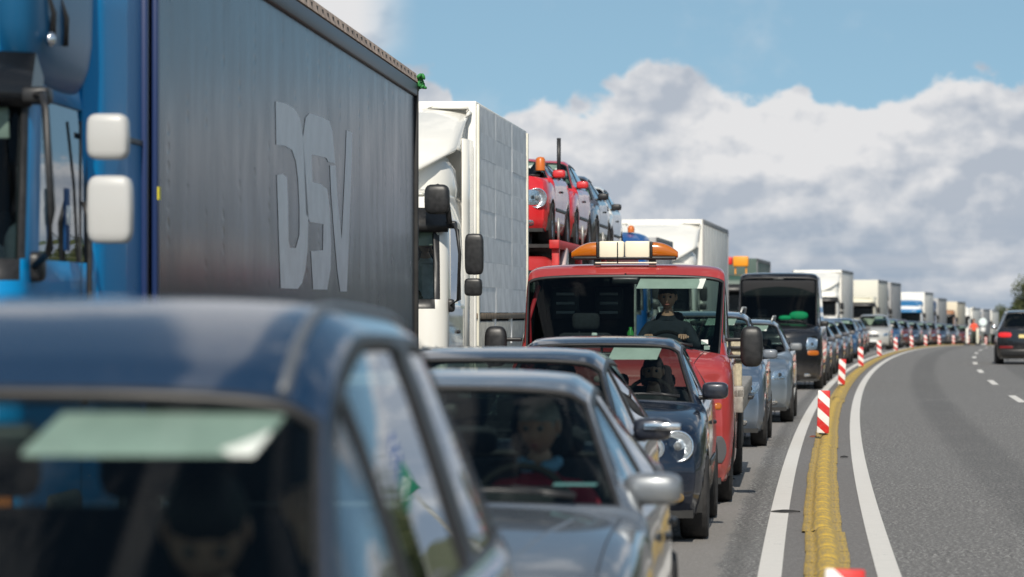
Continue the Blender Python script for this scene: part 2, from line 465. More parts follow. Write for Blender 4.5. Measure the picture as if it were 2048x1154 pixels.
# yellow lane separator: ribbed, worn sections laid end to end
def yellow_mat():
    m, n, b = new_mat('worn_yellow_kerb')
    tc = n.node('ShaderNodeTexCoord').outputs['Object']
    sep = n.node('ShaderNodeSeparateXYZ'); n.l.new(tc, sep.inputs[0])
    st = n.noise(n.vm('MULTIPLY', tc, (30, 1.6, 1)), 1.5, 4, 0.6)
    f = n.noise(tc, 14, 5, 0.65)
    rib = n.sm(n.m('SINE', n.m('MULTIPLY', sep.outputs[1], 2 * math.pi / 0.25)), 0.55, 0.95)  # rib highlights put into the colour as brighter cross bands
    c = n.mix(n.sm(n.m('ADD', n.m('MULTIPLY', st, .5), n.m('MULTIPLY', f, .5)), 0.40, 0.62), (0.30, 0.22, 0.09), (0.60, 0.39, 0.04))
    hi = n.sm(sep.outputs[2], 0.03, 0.05)
    c = n.mix(n.m('MULTIPLY', hi, n.m('MULTIPLY', n.m('MULTIPLY_ADD', rib, 0.12, 0.55), n.sm(n.noise(tc, 6, 3), .38, .62))), c, (0.74, 0.47, 0.025))
    c = n.mix(n.m('MULTIPLY', n.sm(f, 0.46, 0.64), 0.62), c, (0.17, 0.145, 0.115))
    n.l.new(c, b.inputs['Base Color']); b.inputs['Roughness'].default_value = 0.75
    bp = n.node('ShaderNodeBump'); bp.inputs['Strength'].default_value = 0.35; bp.inputs['Distance'].default_value = 0.005
    n.l.new(f, bp.inputs['Height']); n.l.new(bp.outputs[0], b.inputs['Normal'])
    return m
M_YEL = yellow_mat()
PROF = [(-.150, .004), (-.148, .012), (-.105, .014), (-.100, .008), (-.082, .010), (-.070, .030), (-.052, .046), (-.025, .056), (0.0, .059), (.025, .056), (.052, .046),
        (.072, .030), (.086, .012), (.120, .012), (.148, .010), (.150, .003)]
def kerb():
    sep = thing('lane_separator', 'low worn yellow ribbed kerb running between the two white edge lines', 'lane separator', on_road(20, -0.39), head(20))
    segs = MB()
    for k in range(14):
        yy = -0.485 + 0.97 * k / 13
        pass
    rows = []
    N = 17
    for k in range(N):
        yy = -0.49 + 0.98 * k / (N - 1)
        end = min(1, (0.49 - abs(yy)) / 0.03 + 0.45)
        bumpz = 0.0005 * max(0, math.sin(2 * math.pi * yy / 0.245))
        rows.append([(x, yy, (z + (bumpz if z > 0.04 else 0)) * (end if z > 0.02 else 1)) for x, z in PROF])
    proto = MB().grid(rows, 0, (0, 0, 1)).build('kerb_section', M_YEL, sep)
    inv = sep.matrix_basis.inverted()
    first = True; shift = 0.0
    for k in range(52):
        d = 9.5 + k * 1.0
        if k % 5 == 0: shift = R.uniform(-0.012, 0.012)
        o = proto if first else proto.copy()
        if not first: COL.objects.link(o); o.parent = sep
        first = False
        p = on_road(d, -0.39 + shift + R.uniform(-0.006, 0.006), 0.002)
        o.matrix_basis = inv @ Matrix.Translation(p) @ Matrix.Rotation(head(d) + R.uniform(-.008, .008), 4, 'Z')
    far = MB(); P = []
    d = 61.2
    while d < 330:
        P.append([inv @ (on_road(d, -0.39 + x, z + 0.003)) for x, z in PROF[::2] + [PROF[-1]]]); d += 2.0
    far.grid(P, 0, (0, 0, 1)); o = far.build('far_kerb_run', M_YEL, sep); o['kind'] = 'stuff'
kerb()

# red and white marker boards on the kerb
def post_mat():
    m, n, b = new_mat('red_white_board')
    tc = n.node('ShaderNodeTexCoord').outputs['Object']
    sep = n.node('ShaderNodeSeparateXYZ'); n.l.new(tc, sep.inputs[0])
    t = n.m('FRACT', n.m('MULTIPLY', n.m('ADD', n.m('ADD', sep.outputs[2], n.m('MULTIPLY', sep.outputs[0], 0.85)), 10.0), 1 / 0.245))
    k = n.m('GREATER_THAN', t, 0.5)
    f = n.noise(tc, 18, 4)
    c = n.mix(k, (0.60, 0.022, 0.02), (0.80, 0.78, 0.74))
    n.l.new(n.mix(n.m('MULTIPLY', n.sm(f, 0.5, 0.8), 0.35), c, (0.35, 0.3, 0.26)), b.inputs['Base Color'])
    b.inputs['Roughness'].default_value = 0.45
    return m
M_POST = post_mat()
def make_post():
    t = thing('marker_post', 'x', 'marker post')
    MB().box((0, 0, 0.295), (0.158, 0.028, 0.56), 0.010).build('board', M_POST, t)
    MB().box((0, 0.02, 0.02), (0.10, 0.06, 0.05), 0.012).build('foot', M_BLACK, t)
    return t
POSTL = ['red and white marker post cut off by the bottom edge of the photo',
         'nearest whole red and white striped marker post on the yellow kerb',
         'striped marker post just behind the nearest whole one, leaning a little',
         'striped marker post level with the van in the queue',
         'small striped marker post beside the blue estate car in the queue',
         'small striped marker post in front of the silver people carrier',
         'tiny striped marker post just right of the silver people carrier',
         'tiny marker post below the blue fronted lorry',
         'tiny marker post fourth from the far end of the kerb line',
         'tiny marker post third from the far end of the kerb line',
         'faraway marker post at the bend left of the worker in orange',
         'faraway marker post hardest to see, beyond the worker']
posts = [(12.55, -.40), (41.8, -.43), (70.5, -.43), (95, -.40), (118, -.40), (138, -.40), (157, -.40), (174, -.4), (190, -.4), (207, -.4), (224, -.4), (245, -.4)]
pp = make_post()
for i, (d, lat) in enumerate(posts):
    o = pp if i == 0 else copy_tree(pp)
    o['label'] = POSTL[i]; o['group'] = 'red and white marker posts along the yellow kerb'
    o.location = on_road(d, lat, 0.07); o.rotation_euler = (R.uniform(-.05, .05), R.uniform(-.04, .04) + (0.06 if i == 2 else 0), head(d) * 0.4)

def debris():  # small strips laid for the thin marks on the road
    specs = [(26.4, -.70, .24, 'thin dark strip lying across the left white line'), (36.5, -.16, .09, 'small dark scrap lying between the kerb and the right white line'),
             (42.5, -.56, .10, 'reddish brown scrap at the foot of the nearest whole marker post'),
             (31.6, -1.32, .12, 'short dark scrap beside the small dark hatchback')]
    for d, lat, w, lab in specs:
        mb = MB(); n = 9
        P = [[(w * (i / n - .5), -0.045 * math.sin(math.pi * i / n) * R.uniform(.5, 1), 0.002) for i in range(n + 1)],
             [(w * (i / n - .5), R.uniform(-.01, .01), 0.012 + 0.012 * math.sin(math.pi * i / n)) for i in range(n + 1)],
             [(w * (i / n - .5), 0.05 * math.sin(math.pi * i / n) * R.uniform(.4, 1), 0.002) for i in range(n + 1)]]
        mb.grid(P, 0, (0, 0, 1))
        o = mb.build('road_scrap', M_RUBBER if 'reddish' not in lab else simple('rust_scrap', (0.2, .05, .02), .8))
        tag(o, lab, 'scrap'); o.location = on_road(d, lat, 0.006); o.rotation_euler = (0, 0, R.uniform(-.2, .2))
debris()
# ------------------------------------------------------------------ car bodies
def pchip(P, T):
    P = np.asarray(P, float); n = P.shape[0]
    D = np.diff(P, axis=0); M = np.zeros_like(P)
    M[0] = D[0]; M[-1] = D[-1]
    if n > 2:
        a, b = D[:-1], D[1:]
        s = a * b > 0
        M[1:-1] = np.where(s, 2 * a * b / np.where(s, a + b, 1), 0)
    T = np.asarray(T, float); i = np.clip(np.floor(T).astype(int), 0, n - 2); t = (T - i)
    t = t.reshape((-1,) + (1,) * (P.ndim - 1))
    h00 = 2 * t**3 - 3 * t**2 + 1; h10 = t**3 - 2 * t**2 + t; h01 = -2 * t**3 + 3 * t**2; h11 = t**3 - t**2
    return h00 * P[i] + h10 * M[i] + h01 * P[i + 1] + h11 * M[i + 1]
def samples(n, per, extra):
    s = set()
    for i in range(n - 1):
        for k in range(per): s.add(round(i + k / per, 4))
    s.add(float(n - 1))
    for e in extra:
        s = {q for q in s if abs(q - e) > 0.35 / per or q == int(q)}; s.add(round(e, 4))
    return sorted(s)

KINDS = {
 # yc cowl, yh header, ym B pillar, yr roof end, yt rear glass foot, zc cowl height, zt tail height
 'sedan': dict(L=4.65, w=.90, H=1.43, yc=1.28, yh=2.05, ym=2.55, yr=3.35, yt=3.95, zc=.96, zt=1.02, belt=.93, hz0=.74, rw=.60, wr=.32, ax=(.85, 3.55), hb=.72),
 'hatch': dict(L=3.95, w=.84, H=1.48, yc=1.02, yh=1.68, ym=2.20, yr=3.45, yt=3.80, zc=1.0, zt=1.02, belt=.96, hz0=.76, rw=.58, wr=.31, ax=(.78, 3.22), hb=.7),
 'mpv': dict(L=4.15, w=.86, H=1.67, yc=.88, yh=1.65, ym=2.30, yr=3.70, yt=4.00, zc=1.10, zt=1.12, belt=1.05, hz0=.84, rw=.60, wr=.32, ax=(.82, 3.45), hb=.7),
 'suv': dict(L=4.9, w=.98, H=1.76, yc=1.35, yh=2.05, ym=2.7, yr=4.3, yt=4.72, zc=1.15, zt=1.18, belt=1.10, hz0=.98, rw=.68, wr=.38, ax=(.95, 3.95), hb=.8),
 'van': dict(L=5.6, w=.98, H=2.56, yc=.62, yh=1.30, ym=1.95, yr=5.40, yt=5.56, zc=1.42, zt=1.40, belt=1.34, hz0=1.12, rw=.83, wr=.35, ax=(.92, 4.5), hb=.8),
 'tow': dict(L=2.25, w=.985, H=2.10, yc=.60, yh=1.22, ym=1.62, yr=2.08, yt=2.20, zc=1.34, zt=1.30, belt=1.26, hz0=1.10, rw=.865, wr=.36, ax=(.82, 5.2), hb=.82),
}
def car_ctrl(p):
    w, H, L = p['w'], p['H'], p['L']; rw = p['rw']; tall = H > 2.0
    zc, zt, belt, h0 = p['zc'], p['zt'], p['belt'], p['hz0']
    st = []
    def low(z3, wk): return [(.93 * wk, .20), (.985 * wk, .36), (wk, .40 + .45 * (z3 - .40)), (.978 * wk, z3)]
    def hood(y, z, wk, bow):
        rows = low(z - .13, wk) + [(.935 * wk, z - .055), (.80 * wk, z - .015), (.55 * wk, z + .004), (.28 * wk, z + .014), (0, z + .017)]
        return y, rows, bow, wk
    def cab(y, r, z, bow, wk, bz, topin=.86):
        rows = low(bz - .07, wk) + [(.94 * wk, bz), (r, z - .065), (r * topin, z - .02), (r * .45, z - .003), (0, z)]
        return y, rows, bow, wk
    yc, yh = p['yc'], p['yh']
    st.append(hood(0.0, h0, w * .90, .26))
    st.append(hood(yc * .22, h0 + (zc - h0) * .35, w * .97, .22))
    st.append(hood(yc * .6, h0 + (zc - h0) * .75, w, .17))
    st.append(hood(yc - .04, zc - .015, w, .17))
    rows = low(belt - .07, w) + [(.94 * w, belt), (.865 * w, belt + .02), (.58 * w, zc), (.29 * w, zc + .008), (0, zc + .01)]
    st.append((yc, rows, .17, w))
    hz = H - p.get('hdrop', .055 if not tall else .10)
    st.append(cab(yh, rw + .015, hz, .09, w, belt + .02, .85))
    st.append(cab(yh + .16, rw + .01, H - p.get('hdrop2', .022), .03, w, belt + .03))
    st.append(cab(p['ym'], rw, H, .0, w, belt + .04))
    st.append(cab(p['yr'] - (.35 if p['yr'] - p['ym'] > .6 else .12), rw - .01, H - .02, 0, w, belt + .05))
    st.append(cab(p['yr'], rw - .03, H - .06, -.03, w * .985, belt + .06))
    wk = w * .96
    rows = low(zt - .10, wk) + [(.93 * wk, zt - .02), (.80 * wk, zt), (.6 * wk, zt + .005), (.3 * wk, zt + .01), (0, zt + .01)]
    st.append((p['yt'], rows, -.06, wk))
    wk = w * .90
    rows = low(zt - .17, wk) + [(.93 * wk, zt - .09), (.8 * wk, zt - .05), (.6 * wk, zt - .04), (.3 * wk, zt - .035), (0, zt - .035)]
    st.append((L, rows, -.14, wk))
    front = [.10, .01, 0, .03, .07, .07, .07, .07, .07]
    rear = [.08, .01, 0, .03, .05, .05, .05, .05, .05]
    P = np.zeros((len(st), 9, 3))
    for i, (y, rows, bow, wk) in enumerate(st):
        for j, (x, z) in enumerate(rows):
            yy = y + bow * (x / wk) ** 2
            if i == 0: yy += front[j]
            if i == len(st) - 1: yy -= rear[j]
            P[i, j] = (x, yy, z)
    return P
class Body: pass
def car_body(kind, mat, parent, per=5, pv=4, pillars=(7.0,), name='body', win_end=8.75, glass_side=None, pane_mat=None, rear_glass=True, **over):
    p = dict(KINDS[kind]); p.update(over)
    Pc = car_ctrl(p)
    U = samples(12, per, [4.07, 4.93, 4.42, win_end, 9.12, 9.88] + [q + s for q in pillars for s in (-.09, .09)])
    V = samples(9, pv, [4.07, 4.84, 4.94, 5.10])
    A = pchip(Pc, U)                       # (nu, 9, 3)
    A = np.transpose(pchip(np.transpose(A, (1, 0, 2)), V), (1, 0, 2))  # (nu, nv, 3)
    nu, nv = A.shape[:2]
    Lf = A[:, ::-1].copy(); Lf[..., 0] *= -1
    F = np.concatenate([A, Lf[:, 1:]], axis=1)            # right sill -> roof -> left sill
    Vf = list(V) + list(V[::-1][1:])
    wheels = [(p['ax'][0], p['wr'] * .99), (p['ax'][1], p['wr'] * .99)]
    Ra = p['wr'] + .055
    side = np.array([v <= 3.4 for v in Vf])
    for yw, zw in wheels:
        dy = F[..., 1] - yw; dz = F[..., 2] - zw; r = np.sqrt(dy * dy + dz * dz)
        F_in = (r < Ra) & side[None, :]
        if yw == wheels[0][0]: IN = F_in
        else: IN = IN | F_in
    G = F.copy()
    for yw, zw in wheels:
        dy = F[..., 1] - yw; dz = F[..., 2] - zw; r = np.sqrt(dy * dy + dz * dz)
        mk = (r < Ra) & side[None, :] & (r > 1e-6)
        G[..., 1][mk] = yw + dy[mk] / r[mk] * Ra; G[..., 2][mk] = np.maximum(zw + dz[mk] / r[mk] * Ra, 0.12)
    nF = len(Vf)
    faces = {'body': [], 'windscreen': [], 'rear_window': [], 'wl': {}, 'black': []}
    for i in range(nu - 1):
        um = (U[i] + U[i + 1]) / 2
        for j in range(nF - 1):
            vm = (Vf[j] + Vf[j + 1]) / 2
            q = (i * nF + j, i * nF + j + 1, (i + 1) * nF + j + 1, (i + 1) * nF + j)
            if IN[i, j] and IN[i, j + 1] and IN[i + 1, j] and IN[i + 1, j + 1]: continue
            sd = 0 if j < nv - 1 else 1
            if 4.07 < um < 4.93 and vm > 5.10: faces['windscreen'].append(q)
            elif rear_glass and 9.12 < um < 9.88 and vm > 5.10: faces['rear_window'].append(q)
            elif 4.42 < um < win_end and 4.07 < vm < 4.84:
                k = sum(um > x for x in pillars)
                if any(abs(um - x) < .09 for x in pillars): faces['black'].append(q)
                else: faces['wl'].setdefault((sd, k), []).append(q)
            elif (4 < um < 5 and vm > 5.0) or (4.3 < um < win_end + .05 and (4.0 < vm < 4.07 or 4.84 < vm < 4.94)) or (9 < um < 10 and vm > 5.0 and rear_glass and um > 9.06):
                faces['black'].append(q)
            else: faces['body'].append(q)
    verts = G.reshape(-1, 3)
    # orientation: the roof centre must face up
    jc = nv - 1; ir = U.index(7.0)
    a = F[ir, jc + 1] - F[ir, jc]; b = F[ir + 1, jc] - F[ir, jc]
    flip = np.cross(a, b)[2] < 0
    fx = (lambda fs: [f[::-1] for f in fs]) if flip else (lambda fs: fs)
    mb = MB()
    mb.add(verts, fx(faces['body']), 0)
    nb = len(faces['body'])
    mb.f += fx(faces['black']); mb.m += [2] * len(faces['black']); mb.sm += [True] * len(faces['black'])
    # front and rear caps
    for which, i in (('front', 0), ('rear', nu - 1)):
        jj = [j for j in range(nF) if Vf[j] >= 4.0]
        rr = [k for k, v in enumerate(V) if v <= 4.0]
        Q = F[i, jj]; q4 = F[i, V.index(4.0)]
        P = []
        for k in rr:
            s = F[i, k]; row = []
            for c in Q:
                tx = c[0] / q4[0]
                row.append((s[0] * tx, s[1] + (c[1] - q4[1]), s[2] + (c[2] - q4[2]) * (V[k] / 4) ** 3))
            P.append(row)
        mb.grid(P, 0, (0, -1 if which == 'front' else 1, 0))
    o = mb.build(name, [mat, M_TRIM, M_BLACK, M_TRIM], parent, clean=True)
    md = o.modifiers.new('thickness', 'SOLIDIFY'); md.thickness = 0.022; md.offset = -1; md.material_offset = 1; md.use_rim = True; md.material_offset_rim = 2
    bm = bmesh.new(); bm.from_mesh(o.data)
    B = Body(); B.bvh = BVHTree.FromBMesh(bm); bm.free()
    B.p = p; B.o = o; B.root = parent
    nrm = lambda fs: fs
    def pane(nm, fs, m):
        idx = {}; vs = []; ff = []
        for f in fx(fs):
            g = []
            for k in f:
                if k not in idx: idx[k] = len(vs); vs.append(Vector(verts[k]))
                g.append(idx[k])
            ff.append(g)
        me = bpy.data.meshes.new(nm); me.from_pydata([v[:] for v in vs], [], ff); me.materials.append(m); me.update()
        no = [v.normal.copy() for v in me.vertices]
        for v, nn in zip(me.vertices, no): v.co -= nn * 0.009
        for pl in me.polygons: pl.use_smooth = True
        g = bpy.data.objects.new(nm, me); COL.objects.link(g); g.parent = parent
        return g
    pane('windscreen', faces['windscreen'], G_CLEAR)
    if faces['rear_window']: pane('rear_window', faces['rear_window'], pane_mat or G_CLEAR)
    for k in sorted(faces['wl']): pane('side_window', faces['wl'][k], pane_mat or glass_side or G_SIDE)
    # floor and wheel wells
    L, w = p['L'], p['w']
    f = MB().box((0, L / 2, .21), (w * 1.78, L - .35, .05))
    for yw, zw in wheels:
        if yw > L: continue
        for sx in (-1, 1):
            prof = [(Ra + .005) for _ in range(13)]
            P = [[(sx * xx, yw + (Ra + .01) * math.cos(a), zw + (Ra + .01) * math.sin(a)) for xx in (w * .60, w * .96)] for a in [rad(-15 + 210 * k / 12) for k in range(13)]]
            f.grid(P)
            f.add([(sx * w * .60, yw + (Ra + .01) * math.cos(rad(30 * k)), zw + (Ra + .01) * math.sin(rad(30 * k))) for k in range(12)], [tuple(range(12))])
    f.build('underbody', M_CHASSIS, parent)
    return B
def hit(B, a, b, axis, sign):
    if axis == 'y': o = Vector((a, -2 if sign < 0 else 12, b)); d = Vector((0, 1 if sign < 0 else -1, 0))
    else: o = Vector((3 * sign, a, b)); d = Vector((-sign, 0, 0))
    r = B.bvh.ray_cast(o, d)
    return (r[0], r[1]) if r[0] is not None else (None, None)
def proj(B, name, quad, mat, axis='y', sign=-1, off=.006, rnd=.6, n=8, parent=None, edge=.25):
    """a panel laid over the body: quad = 4 corners seen from that side, domed by off"""
    P = []; last = None
    pts = []
    for i in range(n + 1):
        row = []
        for j in range(n + 1):
            s, t = 2 * i / n - 1, 2 * j / n - 1
            se, te = s * math.sqrt(1 - t * t / 2), t * math.sqrt(1 - s * s / 2)
            s2, t2 = s + (se - s) * rnd, t + (te - t) * rnd
            u, v = (s2 + 1) / 2, (t2 + 1) / 2
            a = (1 - u) * (1 - v) * quad[0][0] + u * (1 - v) * quad[1][0] + u * v * quad[2][0] + (1 - u) * v * quad[3][0]
            b = (1 - u) * (1 - v) * quad[0][1] + u * (1 - v) * quad[1][1] + u * v * quad[2][1] + (1 - u) * v * quad[3][1]
            co, no = hit(B, a, b, axis, sign)
            row.append([a, b, co, no, min(1, (1 - max(abs(s), abs(t))) * 3)])
        pts.append(row)
    good = [q for r in pts for q in r if q[2] is not None]
    if not good: return None
    vd = Vector((0, sign, 0)) if axis == 'y' else Vector((sign, 0, 0))
    for row in pts:
        pr = []
        for a, b, co, no, k in row:
            if co is None:
                g = min(good, key=lambda q: (q[0] - a) ** 2 + (q[1] - b) ** 2); co, no = g[2], g[3]
            if no.dot(vd) < 0: no = -no
            pr.append(co + no * (off * (edge + (1 - edge) * k)) + vd * 0.001)
        P.append(pr)
    return MB().grid(P, 0, vd).build(name, mat, parent if parent is not None else B.root)
def quad(x0, z0, x1, z1): return [(x0, z0), (x1, z0), (x1, z1), (x0, z1)]

WHEEL = {}
def wheel(parent, x, y, r, wdt=.2, side=1, steel=False):
    """side: +1 outer face towards +x"""
    key = (round(r, 3), round(wdt, 3), steel)
    w = bpy.data.objects.new('wheel', None); COL.objects.link(w); w.parent = parent
    w.location = (x, y, r); w.rotation_euler = (R.uniform(0, 6), 0, 0) if side > 0 else (R.uniform(0, 6), 0, math.pi)
    if key not in WHEEL:
        h = wdt / 2; ri = r * .64
        t = MB().lathe((0, 0, 0), (1, 0, 0), [(ri, -h * .8), (r * .82, -h * 1.02), (r * .95, -h), (r * .99, -h * .8), (r, -h * .3), (r, h * .3), (r * .99, h * .8), (r * .95, h), (r * .82, h * 1.02), (ri, h * .8), (ri, -h * .8)], 30)
        ot = t.build('tyre', M_RUBBER)
        m = MB().lathe((0, 0, 0), (1, 0, 0), [(ri, h * .82), (ri * .95, h * .86), (ri * .92, h * .6), (ri * .9, -h * .5), (0, -h * .5)], 24)
        n = 5 if not steel else 10
        for k in range(n):
            a = 2 * math.pi * k / n
            m.box((h * .62, math.cos(a) * ri * .5, math.sin(a) * ri * .5), (.03, ri * .26, ri * .86), .01, rot=None if False else Matrix.Rotation(a - math.pi / 2, 3, 'X'))
            # shift: rotate the box about its centre only
        m.lathe((0, 0, 0), (1, 0, 0), [(ri * .26, h * .2), (ri * .24, h * .8), (0, h * .85)], 14)
        orim = m.build('rim', M_RIM)
        WHEEL[key] = (ot.data, orim.data)
        ot.parent = w; orim.parent = w
    else:
        for nm, me in zip(('tyre', 'rim'), WHEEL[key]):
            o = bpy.data.objects.new(nm, me); COL.objects.link(o); o.parent = w
    return w
def mirror(parent, x, y, z, side, mat, size=(.19, .13, .12), arm=.02):
    x -= .045
    e = bpy.data.objects.new('wing_mirror', None); COL.objects.link(e); e.parent = parent
    e.location = (x * side, y, z)
    sx, sy, sz = size
    MB().ellipsoid((side * (arm + sx / 2), 0, 0), (sx, sy, sz), .55, 10).build('mirror_housing', mat, e)
    MB().box((side * (arm * .5 + .01), .01, -sz * .40), (arm + .13, .05, .035), .012).build('mirror_arm', M_BLACK, e)
    MB().ellipsoid((side * (arm + sx / 2), sy * .40, 0), (sx * .86, .04, sz * .8), .5, 8).build('mirror_glass', M_CHROME, e)
    return e
def steering(parent, x, y, z, r=.185, tilt=25):
    mb = MB(); rot = Matrix.Rotation(rad(-tilt), 3, 'X'); pts = []
    n = 28; k = 8; vs = []
    for i in range(n):
        a = 2 * math.pi * i / n; c = Vector((math.cos(a) * r, 0, math.sin(a) * r)); u = c.normalized()
        for j in range(k):
            b = 2 * math.pi * j / k
            vs.append(rot @ (c + u * math.cos(b) * .016 + Vector((0, math.sin(b) * .016, 0))) + Vector((x, y, z)))
    mb.add(vs, [(i * k + j, i * k + (j + 1) % k, ((i + 1) % n) * k + (j + 1) % k, ((i + 1) % n) * k + j) for i in range(n) for j in range(k)])
    mb.ellipsoid((x, y - .01, z), (.15, .06, .14), .7, 8)
    for a in (0, 180, 250, 290):
        mb.tube([Vector((x, y - .02, z)), rot @ Vector((math.cos(rad(a)) * r, 0, math.sin(rad(a)) * r)) + Vector((x, y, z))], .014, 6)
    mb.tube([(x, y, z), (x, y - .35, z - .16)], .03, 8)
    return mb.build('steering_wheel', M_WHEEL, parent)
def seat(parent, x, y, z, h=.62, mat=None, w=.5):
    mb = MB().box((x, y, z), (w, .5, .16), .05).box((x, y + .27, z + h / 2), (w, .13, h), .055, rot=Matrix.Rotation(rad(-12), 3, 'X'))
    mb.box((x, y + .37, z + h + .10), (.25, .10, .17), .045)
    for sx in (-.06, .06): mb.tube([(x + sx, y + .35, z + h - .08), (x + sx, y + .37, z + h + .08)], .008, 6)
    return mb.build('seat', mat or M_SEAT, parent)
def cabin(B, visor=None, rear=True, seat_z=.46, seat_h=None, dash=True, wheel_side=1, mirror_in=True, wheel_z=None, vdrop=.5, vz=0):
    p = B.p; w = p['w']; yc, yh, zc = p['yc'], p['yh'], p['zc']; r = B.root
    tall = p['H'] > 2
    sz = seat_z if not tall else zc - .42
    sy = yh + .42 if not tall else yh + .02
    MB().box((0, yc + .36, zc - .13), (w * 1.66, .50, .20), .07, 3).box((wheel_side * .37, yc + .50, zc - .01), (.42, .22, .10), .045, 3).box((0, yc + .46, zc - .32), (.3, .3, .35), .05).build('dashboard', M_TRIM, r)
    hh = (seat_h or (.60 if not tall else .56))
    for sx in (-1, 1): seat(r, sx * .38, sy, sz, hh)
    if rear and p['yr'] - p['ym'] > .6:
        mb = MB().box((0, sy + .85, sz), (w * 1.45, .48, .16), .05).box((0, sy + 1.12, sz + hh / 2), (w * 1.45, .13, hh * .9), .05, rot=Matrix.Rotation(rad(-14), 3, 'X'))
        for sx in (-1, 0, 1): mb.box((sx * .38, sy + 1.22, sz + hh + .04), (.24, .09, .12), .04)
        mb.build('rear_seat', M_SEAT, r)
    steering(r, wheel_side * .37, yc + (.66 if not tall else .52), (zc - .02) if wheel_z is None else wheel_z)
    hm = p['H'] - p.get('hdrop', .055) - .10
    if mirror_in: MB().box((0, yh - .02, hm), (.24, .035, .065), .02).tube([(0, yh - .03, hm), (0, yh + .01, hm + .06)], .01).build('interior_mirror', M_BLACK, r)
    if visor:
        for (x0, x1) in visor:
            zt = p['H'] - .095 - (.05 if tall else 0) - vz
            ln = .17
            a = (yh - yc) / (p['H'] - zc)
            P = [(x0 + .035, yh - .01, zt), (x1, yh + .02, zt), (x1 - .03, yh + .06 - ln * a * .9, zt - ln * vdrop), (x0, yh + .03 - ln * a * .9, zt - ln * vdrop)]
            mb = MB(); vs = P + [(x, y + .015, z + .012) for x, y, z in P]
            mb.add(vs, [(0, 1, 2, 3), (7, 6, 5, 4), (0, 4, 5, 1), (1, 5, 6, 2), (2, 6, 7, 3), (3, 7, 4, 0)], 0, False)
            o = mb.build('sun_visor', M_VISOR, r)
            bv = o.modifiers.new('soft', 'BEVEL'); bv.width = .012; bv.segments = 3
def wipers(B):
    p = B.p; mb = MB(); w = p['w']
    def onglass(x, t):
        z = p['zc'] + .02 + (p['H'] - p['zc'] - .1) * t
        y = p['yc'] + .15 * (x / w) ** 2 + (p['yh'] - p['yc']) * t
        return Vector((x, y - .025, z + .02))
    for x0, x1 in ((.62, .05), (.02, -.58)):
        mb.tube([onglass(x0, 0), onglass(x0 * .5 + x1 * .5, .04), onglass(x1, .03)], .009, 6)
        mb.tube([onglass(x0, -.02), onglass(x0 * .6 + x1 * .4, .06)], .012, 6)
    mb.build('wiper', M_BLACK, B.root)
def round_lamp(B, x, z, r, name='headlight', mat_in=None):
    co, no = hit(B, x, z, 'y', -1)
    if co is None: return
    e = bpy.data.objects.new(name, None); COL.objects.link(e); e.parent = B.root; e.location = co
    ax = (no * .45 + Vector((0, -1, 0))).normalized()
    e.rotation_euler = ax.to_track_quat('Z', 'Y').to_euler()
    MB().lathe((0, 0, 0), (0, 0, 1), [(r * 1.04, -.04), (r * 1.12, .012), (r * 1.06, .022), (r * .98, .016)], 28).build('bezel', M_CHROME, e)
    MB().lathe((0, 0, 0), (0, 0, 1), [(r * .98, .014), (r * .9, .004), (r * .7, -.012), (r * .45, -.02), (r * .30, .0), (r * .28, .014), (0, .016)], 28).build('reflector', mat_in or M_BOWL, e)
    MB().lathe((0, 0, 0), (0, 0, 1), [(r * .30, .0), (r * .26, .018), (0, .022)], 16).build('bulb_shield', M_GREY, e)
    MB().lathe((0, 0, 0), (0, 0, 1), [(r * 1.02, .016), (r * .8, .03), (r * .4, .04), (0, .043)], 28).build('lens', G_LENS, e)
def headlamps(B, q, amber=False):
    for s in (1, -1):
        qq = [(s * a, b) for a, b in q]
        e = bpy.data.objects.new('headlight', None); COL.objects.link(e); e.parent = B.root
        proj(B, 'reflector', qq, M_REFLECT, off=.006, rnd=.45, parent=e)
        cx = sum(a for a, b in q) / 4; cz = sum(b for a, b in q) / 4
        dx = max(a for a, b in q) - min(a for a, b in q)
        proj(B, 'bulb_shield', [(s * a, b) for a, b in quad(cx - dx * .12, cz - .035, cx + dx * .14, cz + .035)], M_BLACK, off=.012, rnd=1, n=5, parent=e)
        proj(B, 'lens', qq, G_LENS, off=.02, rnd=.45, parent=e, edge=.5)
        if amber:
            x1 = max(a for a, b in q)
            proj(B, 'indicator', [(s * a, b) for a, b in quad(x1 - .01, q[0][1] + .02, x1 + .07, q[2][1] - .03)], M_AMBER, off=.008, parent=e)
def front_kit(B, grille=True, plate=True, bumper_dark=False, fog=True):
    p = B.p; w = p['w']; h = p['hz0']; b = .36
    if grille:
        g = proj(B, 'grille', quad(-w * .42, h - .24, w * .42, h - .10), M_BLACK, off=.008, rnd=.3)
        for k in range(3):
            z = h - .215 + k * .042
            proj(B, 'grille_bar', quad(-w * .40, z, w * .40, z + .012), M_CHROME if k == 2 else M_GREY, off=.016, rnd=.1, n=6)
    proj(B, 'air_intake', quad(-w * .5, .235, w * .5, .36), M_BLACK, off=.006, rnd=.35)
    if bumper_dark: proj(B, 'bumper_strip', quad(-w * .86, .42, w * .86, .50), M_BLACK, off=.012, rnd=.1, n=12)
    if plate: proj(B, 'number_plate', quad(-.26, .385, .26, .495), M_PLATE, off=.016, rnd=.08, edge=1)
    if fog:
        for s in (1, -1): proj(B, 'fog_light', [(s * a, z) for a, z in quad(w * .60, .27, w * .74, .35)], M_REFLECT, off=.006, rnd=.8)
